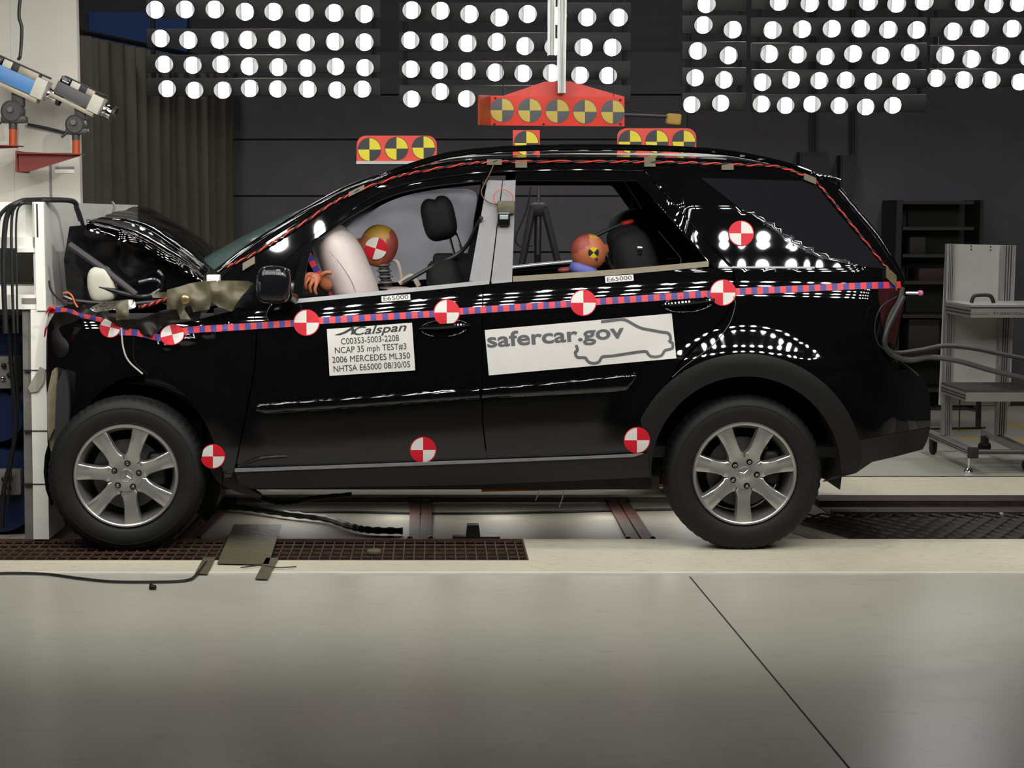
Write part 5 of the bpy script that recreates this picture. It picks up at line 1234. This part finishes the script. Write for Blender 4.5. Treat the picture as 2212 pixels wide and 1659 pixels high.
# white wall pillar
pY = 1.32
bm = bmesh.new(); a, c = W(-400, 440, pY), W(160.5, -200, pY); box(bm, (a.x, pY, 0.0), (c.x, pY + .06, 4.6)); box(bm, (a.x, pY - .004, 0.0), (W(26, 200, pY).x, pY, 4.6))
struct('wall_pillar', bm, WHITEP2, smooth=False)
bm = bmesh.new(); px_box(bm, 108, 110, 300, 440, pY - .004, pY + .001); px_box(bm, 119, 160, 360, 366, pY - .004, pY + .001); px_box(bm, 119, 160, 366, 374, pY - .006, pY + .001, 1); struct('trim_7', bm, [M('pencil_grey', rgb(120, 118, 120), .7), WHITEP], smooth=False)
bm = bmesh.new(); p = [W(40, 264, pY - .03), W(138, 287, pY - .03), W(160, 292, pY - .03), W(160, 330, pY - .03), W(40, 330, pY - .03)]; prism(bm, p, [q + Vector((0, .028, 0)) for q in p])
struct('trim_8', bm, WHITEP2, smooth=False)
# cable channel and marks on the ledge
bm = bmesh.new(); tube(bm, [W(60, 269, pY - .05), W(100, 277, pY - .05), W(140, 287, pY - .05)], .009); tag(fin('cable', bm, CABLE), 'black cable lying on the ledge between the two camera mounts', 'cable')

# ---------- high-speed cameras on brackets
ORANGE = M('orange_bracket_paint', rgb(168, 66, 22), .5, var=.12, scale=8)
REDBR = M('red_bracket_paint', rgb(104, 28, 16), .6, var=.15, scale=8)
def bracket(px0, px1, ptop, tipd, postx, posty0, posty1, lb, Y):
    t = thing('camera_bracket', lb, 'bracket', W(px0, ptop + tipd, Y))
    b = bmesh.new(); p = [W(px0, ptop, Y), W(px1, ptop + 4, Y), W(px1, ptop + 7, Y), W(px0 + 28, ptop + tipd, Y), W(px0 + 2, ptop + tipd, Y)]; prism(b, p, [q + Vector((0, .012, 0)) for q in p]); fin('gusset', b, REDBR, t, smooth=False)
    b = bmesh.new(); p = [W(px0 - 1, ptop - 2, Y - .03), W(px1 + 3, ptop + 2, Y - .03), W(px1 + 3, ptop + 4, Y - .03), W(px0 - 1, ptop + 2, Y - .03)]; prism(b, p, [q + Vector((0, .10, 0)) for q in p]); fin('top_flange', b, REDBR, t, smooth=False)
    b = bmesh.new(); tube(b, [W(postx, posty0, Y + .02), W(postx, posty1, Y + .02)], .020, seg=18); fin('stub', b, ORANGE, t)
    b = bmesh.new(); p = [W(px0 - 4, ptop - 4, Y), W(px0 + 3, ptop - 4, Y), W(px0 + 3, ptop + tipd + 2, Y), W(px0 - 4, ptop + tipd + 2, Y)]; prism(b, p, [q + Vector((0, pY - Y - .03, 0)) for q in p]); fin('wall_plate', b, REDBR, t, smooth=False)
cY = 1.05
bracket(37, 172, 330, 40, 164.5, 302, 333, 'red triangular bracket with orange stub holding the grey camera', cY)
bracket(-100, 38, 312, 12, 28, 278, 315, 'red bracket with orange stub holding the blue camera, cut by frame', cY)
def mount(px, py_top, py_bot, r, lb, Y):
    t = thing('camera_mount', lb, 'camera mount', W(px, py_bot, Y))
    cy = (py_top + py_bot) / 2 - 4; sc = ppm(Y)
    b = bmesh.new(); lathe(b, [(.0001, -.035), (r * sc * .8, -.035), (r * sc, -.025), (r * sc, .03), (.0001, .03)], W(px, cy, Y + .02), axis='Y', seg=32); fin('head', b, M('mount_grey', (.035, .033, .03), .5, var=.15), t)
    b = bmesh.new(); lathe(b, [(.0001, -.050), (.014, -.050), (.02, -.034)], W(px - 2, cy - 4, Y + .02), axis='Y', seg=20); fin('knob', b, M('knob_grey', (.09, .085, .075), .45), t)
    b = bmesh.new(); px_box(b, px - r * 1.15, px + r * 1.15, cy + r * .35, cy + r * 1.0, Y - .01, Y + .05, bev=.01); fin('yoke', b, M('mount_grey', (.035, .033, .03), .5), t)
    b = bmesh.new(); tube(b, [W(px, cy + r * .9, Y + .02), W(px, py_bot, Y + .02)], .021, seg=18); fin('neck', b, M('mount_grey', (.035, .033, .03), .5), t)
    b = bmesh.new(); px_box(b, px - 3, px + r * .9, py_top - 12, cy - r * .5, Y - .005, Y + .045, bev=.004); fin('clamp', b, M('mount_grey', (.035, .033, .03), .5), t)
    b = bmesh.new(); tube(b, [W(px - r * .9, cy + r * .8, Y - .01), W(px - r * 1.5, cy + r * 1.3, Y - .02)], .006); fin('lever', b, BLACKM, t)
mount(28, 212, 279, 24, 'dark ball mount under the blue camera on white pillar', cY)
mount(164, 244, 303, 21, 'black ball mount under the grey camera at pillar edge', cY)
def camera_unit(name, lb, cx, cy, ang, L, Hh, bodymat, Y, lens_len, cut=None):
    """body centre in pixels, tilted ang; drawn along its own axis"""
    sc = ppm(Y); t = thing(name, lb, 'camera', W(cx, cy + Hh / 2, Y)); ca, sa = math.cos(ang), math.sin(ang)
    def P(a, h, d): return W(cx, cy, Y) + Vector(((a * ca - h * sa) * sc, d, -(a * sa + h * ca) * sc))
    def bx_(nm, a0, a1, h0, h1, d0, d1, mat, bev=.002, par=None):
        b = bmesh.new(); hexa(b, [P(a0, h1, d0), P(a1, h1, d0), P(a1, h0, d0), P(a0, h0, d0), P(a0, h1, d1), P(a1, h1, d1), P(a1, h0, d1), P(a0, h0, d1)])
        if bev: bmesh.ops.bevel(b, geom=b.edges[:], offset=bev, segments=2, affect='EDGES', profile=.5)
        return fin(nm, b, mat, par or t)
    h = Hh / 2
    bx_('body', -L / 2, L / 2 - 26, -h * .45, h * .55, -.035, .06, bodymat)
    bx_('front_block', L / 2 - 26, L / 2, -h * .75, h * .62, -.04, .065, M('camera_white_block', rgb(186, 182, 168), .45, var=.08))
    bx_('base_rail', -L / 2 - 6, L / 2 - 8, h * .62, h * .95, -.03, .05, M('camera_rail', rgb(150, 142, 124), .45, metal=.3, var=.15))
    bx_('top_rail', -L / 2 + 6, L / 2 - 4, -h * 1.05, -h * .92, -.02, .05, BLACKM)
    for k, (a0, a1, mt) in enumerate(((-L / 2 + 2, -L / 2 + 24, BLACKG), (-L / 2 + 26, -L / 2 + 46, M('camera_white_block', rgb(186, 182, 168), .45)), (-L / 2 + 46, -L / 2 + 62, BLACKM), (-L / 2 + 62, L / 2 - 24, M('camera_rail', rgb(150, 142, 124), .45, metal=.3)))):
        bx_('connector', a0, a1, -h * .95, -h * .45, -.03, .045, mt)
    b = bmesh.new(); c0 = P(-L / 2 + 8, -h * .6, -.034); c1 = P(-L / 2 + 22, -h * .6, -.034); tube(b, [c0, c1], .006, seg=10); fin('latch', b, CHROME, t)
    # lens
    a0 = P(L / 2, 0, .012); ax = (P(L / 2 + 10, 0, .012) - a0).normalized(); b = bmesh.new()
    stp = [(0, .030), (.012, .036), (.02, .036), (.022, .030), (.03, .034), (lens_len - .02, .036), (lens_len - .018, .040), (lens_len, .040), (lens_len, .033), (lens_len - .008, .030)]
    u = ax.orthogonal().normalized(); w = ax.cross(u); rings = []
    for s, r in stp: rings.append([b.verts.new(a0 + ax * s + (u * math.cos(2 * PI * k / 28) + w * math.sin(2 * PI * k / 28)) * r) for k in range(28)])
    for j in range(len(rings) - 1):
        for k in range(28): b.faces.new((rings[j][k], rings[j][(k + 1) % 28], rings[j + 1][(k + 1) % 28], rings[j + 1][k])).material_index = 1 if 5 <= j <= 8 else 0
    b.faces.new(rings[-1])
    fin('lens', b, [CHROME, BLACKM], t)
camera_unit('high_speed_camera', 'blue high-speed camera aimed down at the car, cut by frame edge', 38, 172, math.radians(24), 130, 62, M('camera_blue', rgb(70, 122, 178), .4, var=.06), cY, .085)
camera_unit('high_speed_camera', 'grey high-speed camera aimed down at the car, beside the curtain', 172, 210, math.radians(26), 104, 54, M('camera_dark_grey', rgb(72, 72, 72), .5, var=.08), cY, .075)

# ================================================================== aluminium trolley at the right
tr = thing('equipment_trolley', 'aluminium profile trolley with tall grey back panel and two shelves', 'trolley', G(2110, 1000))
Yf, Yr = 2.46, 3.0
DP = M('profile_groove', (.03, .03, .03), .5)
def prof_px(nm, x0, x1, y0, y1, Y, dep, par=tr, grooves=True, xs2=None):
    """upright profile between pixel edges, leaning edges allowed through xs2 (bottom x pair)"""
    x2, x3 = xs2 or (x0, x1); b = bmesh.new(); p = [W(x0, y0, Y), W(x1, y0, Y), W(x3, y1, Y), W(x2, y1, Y)]; prism(b, p, [q + Vector((0, dep, 0)) for q in p])
    o = fin(nm, b, ALUM, par, smooth=False)
    if grooves:
        b = bmesh.new()
        for t in (.3, .5, .7):
            a, c = p[0].lerp(p[1], t), p[3].lerp(p[2], t); w = (p[1] - p[0]).length * .04
            b.faces.new([b.verts.new(v) for v in (a + Vector((-w, -.001, 0)), a + Vector((w, -.001, 0)), c + Vector((w, -.001, 0)), c + Vector((-w, -.001, 0)))])
        faces_front(b); fin('groove', b, DP, o, smooth=False, recalc=False)
    return o
bm = bmesh.new(); p = [W(2044, 527, Yr), W(2195, 530, Yr), W(2182, 876, Yr), W(2029, 875, Yr)]; prism(bm, p, [q + Vector((0, .02, 0)) for q in p]); bp = fin('back_panel', bm, M('frosted_grey_panel', rgb(190, 190, 182), .5, var=.10, scale=3), tr, smooth=False)
bm = bmesh.new()
for x, y in ((2098, 532), (2140, 533), (2098, 539), (2140, 540)): sup(bm, W(x, y, Yr - .003), (.005, .003, .005), 1, 10, 6)
fin('screw', bm, DARKMT, bp)
prof_px('upright', 2046, 2064, 527, 941, Yr - .05, .045, xs2=(2036, 2056)); prof_px('upright', 2166, 2194, 530, 940, Yr - .05, .045, xs2=(2152, 2174))
# shelves
def shelf(y_back, y_front, y_bot, xl_b, xl_f, nm, mat):
    zf = W(xl_f, y_front, Yf).z; bm = bmesh.new()
    lf, lb_ = W(xl_f, y_front, Yf), W(xl_b, y_back, Yr - .05); z0 = W(xl_f, y_bot, Yf).z; xr = 4.0
    t = [Vector((lf.x, Yf, zf)), Vector((xr, Yf, zf)), Vector((xr, Yr - .05, zf)), Vector((lb_.x, Yr - .05, zf))]
    prism(bm, [q + Vector((0, 0, .012)) for q in t], t); o = fin(nm, bm, mat, tr, smooth=False)
    bm = bmesh.new(); box(bm, (lf.x, Yf - .01, z0), (xr, Yf + .03, zf - .001)); fr = fin('front_rail', bm, ALUM, o, smooth=False)
    bm = bmesh.new(); s = [Vector((lf.x, Yf, z0)), Vector((lf.x, Yf, zf - .001)), Vector((lb_.x, Yr - .05, zf - .001)), Vector((lb_.x, Yr - .05, z0))]; prism(bm, s, [q + Vector((.03, 0, 0)) for q in s]); sr = fin('side_rail', bm, ALUM, o, smooth=False)
    bm = bmesh.new()
    for t_ in (.3, .62):
        a = s[0].lerp(s[1], t_); c = s[3].lerp(s[2], t_); u = Vector((-.001, -.001, .006))
        bm.faces.new([bm.verts.new(v) for v in (a - Vector((.001, 0, .005)), c - Vector((.001, 0, .005)), c + Vector((-.001, 0, .005)), a + Vector((-.001, 0, .005)))])
    fin('groove', bm, DP, sr, smooth=False, recalc=False)
    return o, fr, lf, z0, zf
o, fr, lf, z0, zf = shelf(653, 663, 686, 2043, 2097, 'upper_shelf', M('grey_shelf_plate', rgb(150, 150, 145), .35, var=.08))
bm = bmesh.new(); add_text(bm, 'X+ DIRECTION +X', (2145, 679.5), (2226, 681), 5.5, lambda x, y: W(x, y, Yf - .0125)); faces_front(bm); fin('text_line', bm, INKB, fr, smooth=False, recalc=False)
bm = bmesh.new(); px_box(bm, 2098, 2138, 677, 679, Yf - .014, Yf - .010); fin('scale_mark', bm, M('scale_grey', rgb(110, 110, 108), .5), fr, smooth=False)
bm = bmesh.new(); px_box(bm, 2097, 2260, 663, 666, Yf - .015, Yf - .008); fin('dark_edge', bm, DP, fr, smooth=False)
shelf(829, 847, 867, 2033, 2086, 'lower_shelf', M('dark_grey_shelf_mat', (.05, .05, .048), .6, var=.1))
# handle on the upper shelf
bm = bmesh.new(); Yh = Yf + .22
tube(bm, cr([W(2098, 654, Yh), W(2104, 640, Yh), W(2116, 637.5, Yh), W(2132, 637.5, Yh), W(2141, 641, Yh), W(2147, 655, Yh)], 6), .012, seg=12); fin('handle', bm, BLACKM, tr)
# foot frame: two slanting rails, two cross rails, castors, levelling foot
zb = .105
def floor_rail(p0, p1, nm='base_rail', w=.045, h=.045):
    a, b_ = Vector(p0), Vector(p1); d = (b_ - a).normalized(); n = Vector((-d.y, d.x, 0)) * (w / 2); u = Vector((0, 0, h)); bm = bmesh.new()
    hexa(bm, [a - n, a + n, b_ + n, b_ - n, a - n + u, a + n + u, b_ + n + u, b_ - n + u]); o = fin(nm, bm, ALUM, tr, smooth=False)
    bm = bmesh.new()
    for t_ in (.35, .65):
        for s in (1,):
            v = n * 1.02 * -s if (n.y * -s) < 0 else n * 1.02 * s; e = Vector((0, 0, .004))
            bm.faces.new([bm.verts.new(q) for q in (a + v + u * t_ - e, b_ + v + u * t_ - e, b_ + v + u * t_ + e, a + v + u * t_ + e)])
    fin('groove', bm, DP, o, smooth=False, recalc=False)
fl = G(2099, 985, zb); bl = G(2003, 942, zb); fr_ = G(2222, 985, zb); br = G(2126, 940, zb)
floor_rail(bl, fl); floor_rail(br, fr_ + (fr_ - br) * .1)
floor_rail((fl.x, fl.y + .05, zb), (fr_.x, fr_.y + .05, zb), 'cross_rail', .04, .03); floor_rail((bl.x, bl.y, zb + .04), (br.x, br.y, zb + .04), 'cross_rail', .03, .02)
for q in (fl,): 
    bm = bmesh.new(); box(bm, (q.x - .03, q.y - .04, zb - .01), (q.x + .03, q.y - .005, zb + .055), bev=.004); fin('end_cap', bm, BLACKM, tr)
bm = bmesh.new(); c = G(2092, 1022); tube(bm, [c + Vector((0, 0, .02)), Vector((c.x, c.y, zb))], .006); lathe(bm, [(.0001, 0), (.026, 0), (.028, .01), (.02, .024), (.008, .032), (.0001, .034)], c, axis='Z', seg=24); fin('levelling_foot', bm, CHROME, tr)
for (x, y) in ((2015, 981), (2126, 979), (2222, 1020)):
    c = G(x, y); bm = bmesh.new(); lathe(bm, [(.0001, -.016), (.036, -.016), (.042, -.008), (.042, .008), (.036, .016), (.0001, .016)], c + Vector((0, 0, .042)), axis='Y' if x > 2100 else 'X', seg=28); k = fin('caster', bm, RUBBER, tr)
    bm = bmesh.new(); box(bm, c + Vector((-.022, -.022, .05)), c + Vector((.022, .022, zb + .01)), bev=.004); fin('caster_fork', bm, M('caster_fork_black', (.02, .02, .02), .5), k)
for x, y0, y1, r in ((2114, 868, 922, .018), (2073, 860, 930, .004)):
    bm = bmesh.new(); tube(bm, [W(x, y0, Yr - .2), W(x - 1, y1, Yr - .2)], r); fin('tube', bm, BLACKM, tr)

# ================================================================== pit, gratings and things on the floor
RUSTG = M('rusty_grating', rgb(78, 58, 44), .65, metal=.2, var=.5, scale=40)
g = thing('floor_grating', 'rusty square mesh floor grating under the front wheel', 'grating', ((XL + GX1) / 2, 0, -.03))
bm = bmesh.new(); x = -2.5
while x < GX1:
    box(bm, (x, GY0 + .004, -.014), (x + .005, GY1 - .004, -.002)); x += .048
for k in range(6):
    y = GY0 + .012 + (GY1 - GY0 - .03) * k / 5; box(bm, (-2.5, y, -.012), (GX1 - .002, y + .005, -.001))
fin('bars', bm, RUSTG, g, smooth=False)
bm = bmesh.new(); box(bm, (-2.5, GY1 - .008, -.03), (GX1, GY1 + .004, .004)); box(bm, (-2.5, GY0 - .002, -.03), (GX1, GY0 + .004, .002)); box(bm, (GX1 - .004, GY0, -.03), (GX1 + .004, GY1, .002)); fin('frame', bm, RUST, g, smooth=False)
# debris on the grating, small dark device, tapes on floor
bm = bmesh.new(); sup(bm, G(808, 1192, .012), (.035, .025, .014), .7, 12, 8); tag(fin('olive_scrap', bm, DUCT), 'small olive lump of debris on the floor grating', 'scrap')
bm = bmesh.new(); c = G(330, 1274); sup(bm, c + Vector((0, 0, .010)), (.016, .012, .011), .7, 12, 8); sup(bm, c + Vector((-.008, .01, .016)), (.008, .008, .010), .7, 12, 8); tag(fin('dark_scrap', bm, DARKMT), 'tiny dark lump of debris lying on the near grey floor', 'scrap')  # dark lump of debris on the near floor
t = thing('floor_sensor', 'small black floor device with base plate beside the grating', 'sensor', G(1022, 1162, 0))
a = G(1022, 1162, 0); bm = bmesh.new(); p = [a + Vector(q) for q in ((-.036, 0, 0), (.036, 0, 0), (.028, 0, .062), (-.028, 0, .062))]; prism(bm, p, [q + Vector((0, .06, 0)) for q in p]); fin('housing', bm, BLACKM, t, smooth=False)
bm = bmesh.new(); box(bm, (a.x - .10, a.y - .02, 0), (a.x + .13, a.y + .03, .010)); fin('base_plate', bm, DARKMT, t, smooth=False)
def floor_patch(pts, lb, z=.004, mat=DUCT, name='duct_tape', cat='tape', th=.003, group=None):
    bm = bmesh.new(); p = [G(x, y, z) for x, y in pts]; prism(bm, [q + Vector((0, 0, th)) for q in p], p); return tag(fin(name, bm, mat, smooth=False), lb, cat, group)
floor_patch([(505, 1134), (608, 1134), (580, 1220), (469, 1218)], 'wide olive tape sheet covering the grating behind the front wheel', .006)
floor_patch([(440, 1205), (466, 1205), (448, 1241), (421, 1240)], 'short olive tape strip on floor edge, nearer the front wheel', .006)
floor_patch([(575, 1206), (602, 1206), (578, 1252), (551, 1251)], 'short olive tape strip on floor edge, right of the wide sheet', .006)
b = bmesh.new(); tube(b, cr([G(x, y, .008) for x, y in ((-30, 1240), (20, 1238), (100, 1240), (170, 1249), (240, 1256), (330, 1257), (400, 1254), (424, 1242), (446, 1214))], 8), .006, seg=8); tag(fin('cable', b, CABLE), 'black cable lying on the near floor in front of the barrier', 'cable')
b = bmesh.new(); tube(b, cr([G(x, y, .009) for x, y in ((520, 1226), (560, 1222), (600, 1226), (640, 1224))], 8), .003, seg=6); tag(fin('wire', b, CABLE), 'thin wire beside the wide tape sheet on the floor', 'wire')
for pts, r, lb in (([(450, 1100), (480, 1096), (600, 1104), (760, 1106), (950, 1109), (1150, 1107), (1300, 1103), (1450, 1100), (1560, 1098)], .006, 'thin black cable crossing the pit under the car'),
                   ([(480, 1093), (540, 1098), (620, 1110), (700, 1120), (760, 1138), (800, 1145), (870, 1147)], .017, 'thick black braided cable sagging in the pit behind front wheel'),
                   ([(520, 1060), (560, 1074), (600, 1086), (640, 1084), (680, 1076), (760, 1068)], .012, 'black braided cable hanging under the sill behind the front wheel')):
    Yc = {.006: .95, .017: .62, .012: .55}[r]
    P = [W(x, y, Yc) if r == .012 else G(x, y, -.030 + r) for x, y in pts]
    if r == .017: P = [G(x, y, .0 - .01 * k / 6) for k, (x, y) in enumerate(pts)]
    b = bmesh.new(); pp = cr(P, 10); tube(b, pp, r, seg=8, rs=[r * (1 + (.14 * math.sin(i * 1.7) if r > .01 else 0)) for i in range(len(pp))]); tag(fin('cable', b, CABLE), lb, 'cable')
# rusty strips across the pit
for pts, lb in (([(886, 1066), (934, 1066), (932, 1160), (884, 1160)], 'rusty steel cross strip in the pit below the front door'), ([(1300, 1067), (1344, 1067), (1408, 1163), (1352, 1163)], 'rusty slanted steel strip in the pit ahead of the rear wheel'), ([(478, 1075), (520, 1075), (440, 1160), (396, 1160)], 'brown slanted steel strip in the pit behind the front wheel')):
    (x0, y0), (x1, _), (x2, y2), (x3, _) = pts; zz = -.030
    a, b_, c, d = G(x0, y0, zz), G(x1, y0, zz), G(x2, y2, zz), G(x3, y2, zz)
    lo, hi = YP0 + .01, YP1 - .01
    def cl(p, q, Y): return p.lerp(q, (Y - p.y) / (q.y - p.y))
    A, D, B, C_ = cl(a, d, hi), cl(a, d, lo), cl(b_, c, hi), cl(b_, c, lo)
    t = thing('steel_strip', lb, 'steel strip', (A + C_) / 2); bm = bmesh.new(); up = Vector((0, 0, .014))
    m0, m1 = A.lerp(B, .46), D.lerp(C_, .46); n0, n1 = A.lerp(B, .54), D.lerp(C_, .54)
    prism(bm, [A + up, m0 + up, m1 + up, D + up], [A, m0, m1, D]); prism(bm, [n0 + up, B + up, C_ + up, n1 + up], [n0, B, C_, n1]); fin('plate', bm, RUST, t, smooth=False)
    for q in (A.lerp(D, .04), B.lerp(C_, .04), A.lerp(D, .95), B.lerp(C_, .95)):
        bm = bmesh.new(); sup(bm, q.lerp((A + C_) / 2, .06) + up, (.014, .014, .010), .8, 10, 6); fin('bolt', bm, DARKMT, t)
# rear: expanded metal grating and rusty guide beam along the pit
EXPM = M('dark_expanded_metal', (.05, .042, .038), .5, metal=.5, var=.4, scale=30)
gx0, gx1, gy0, gy1 = G(1850, 1168, -.01).x, 4.6, YP0 + .012, 1.0
eg = thing('expanded_metal_grating', 'dark expanded metal grating in the pit behind the rear wheel', 'grating', (gx0, gy0, -.02))
bm = bmesh.new(); ny = 9; dy = (gy1 - gy0) / ny; dx = .095
for j in range(ny + 1):
    y = gy0 + dy * j; xs0 = gx0 - (y - gy0) * .42; i0 = int((xs0 - gx0) / dx * 2) + 1; n = int((gx1 - gx0) / dx * 2); pts = []
    for i in range(i0, n + 1): pts.append((gx0 + dx * i / 2, y + (dy * .46 if (i + j) % 2 else -dy * .46)))
    for a, c in zip(pts, pts[1:]):
        d = Vector((c[0] - a[0], c[1] - a[1], 0)).normalized(); nn = Vector((-d.y, d.x, 0)) * .0055
        A, B = Vector((a[0], a[1], -.012)), Vector((c[0], c[1], -.012)); bm.faces.new([bm.verts.new(q) for q in (A - nn, B - nn, B + nn + Vector((0, 0, .006)), A + nn + Vector((0, 0, .006)))])
r = bmesh.ops.solidify(bm, geom=bm.faces[:], thickness=.004)
fin('mesh', bm, EXPM, eg, smooth=False)
bm = bmesh.new(); p = [(gx0 - .02, gy0 - .004, -.03), (gx1, gy0 - .004, -.03), (gx1, gy0 + .012, -.03), (gx0 - .02, gy0 + .012, -.03)]; prism(bm, [Vector(q) + Vector((0, 0, .026)) for q in p], [Vector(q) for q in p]); fin('edge_bar', bm, RUST, eg, smooth=False)
bm = bmesh.new(); p = [Vector((gx0 - .0, gy0, -.029)), Vector((gx1, gy0, -.029)), Vector((gx1, gy1, -.029)), Vector((gx0 - .30, gy1, -.029))]; prism(bm, [q + Vector((0, 0, .003)) for q in p], p); fin('pan', bm, TRENCH, eg, smooth=False)
bm = bmesh.new(); sx = gx0 - .10
p = [Vector((sx - .02, gy0, -.029)), Vector((sx + .09, gy0, -.029)), Vector((sx - .21, 1.0, -.029)), Vector((sx - .32, 1.0, -.029))]; prism(bm, [q + Vector((0, 0, .02)) for q in p], p); fin('end_plate', bm, M('grey_end_plate', rgb(128, 122, 106), .5, var=.2), eg, smooth=False)
gb = thing('guide_beam', 'dark rusty steel guide beam along the pit behind the car', 'beam', (3, 1.3, -.03))
bx0 = G(1772, 1085, 0).x
BEAM = M('dark_rusty_beam', (.030, .020, .017), .55, metal=.3, var=.5, scale=12)
bm = bmesh.new(); box(bm, (bx0, 1.36, -.032), (4.6, YP1 - .012, .004)); fin('rail', bm, BEAM, gb, smooth=False)
bm = bmesh.new(); box(bm, (bx0, 1.03, -.032), (4.6, 1.10, .0)); box(bm, (bx0, 1.10, -.032), (4.6, 1.36, -.027)); fin('channel', bm, BEAM, gb, smooth=False)
for x, y in ((2125, 1113), (2163, 1114), (1840, 1108), (1875, 1108)):
    bm = bmesh.new(); sup(bm, G(x, y, -.02), (.02, .02, .02), .8, 10, 8); fin('bolt', bm, M('grey_bolt', (.16, .15, .14), .4, metal=.6), gb)
bm = bmesh.new(); sup(bm, G(1815, 1116, -.02), (.022, .016, .012), .6, 10, 8); tag(fin('tan_scrap', bm, M('tan_debris', rgb(120, 96, 62), .7)), 'small tan scrap lying by the guide beam', 'scrap')  # tan lump of debris beside the beam
# tripod behind the car, seen through the rear door window
tY = 3.3
tp = thing('tripod', 'dark camera tripod standing behind the car, seen through rear door window', 'tripod', G(1163, 985))
ap = W(1163, 452, tY)
bm = bmesh.new(); tube(bm, [W(1164, 405, tY), W(1162, 550, tY)], .012, seg=12); fin('centre_column', bm, M('tripod_grey_tube', rgb(92, 88, 84), .4, metal=.5), tp)
bm = bmesh.new(); sup(bm, ap, (.06, .05, .045), .6); fin('collar', bm, BLACKM, tp)
for (dx, dy, fx, fy) in ((-.04, -.03, -.34, -.20), (.04, -.03, .42, -.20), (0, .04, .02, .45)):
    bm = bmesh.new(); f0 = Vector((ap.x + fx, tY + fy, .0)); tube(bm, [ap + Vector((dx, dy, 0)), f0.lerp(ap, .45) + Vector((dx * .6, 0, 0)), f0], .02, seg=10, rs=[.024, .022, .014]); lg = fin('leg', bm, BLACKM, tp)
    bm = bmesh.new(); sup(bm, f0 + Vector((0, 0, .012)), (.022, .022, .014), .8, 12, 8); fin('rubber_foot', bm, RUBBER, lg)
bm = bmesh.new(); tube(bm, cr([W(1146, 405, tY), W(1138, 450, tY), W(1118, 500, tY), W(1114, 520, tY), W(1124, 532, tY), W(1150, 530, tY)], 6), .006); tag(fin('cable', bm, CABLE), 'thin black cable hanging beside the tripod behind the car', 'cable')
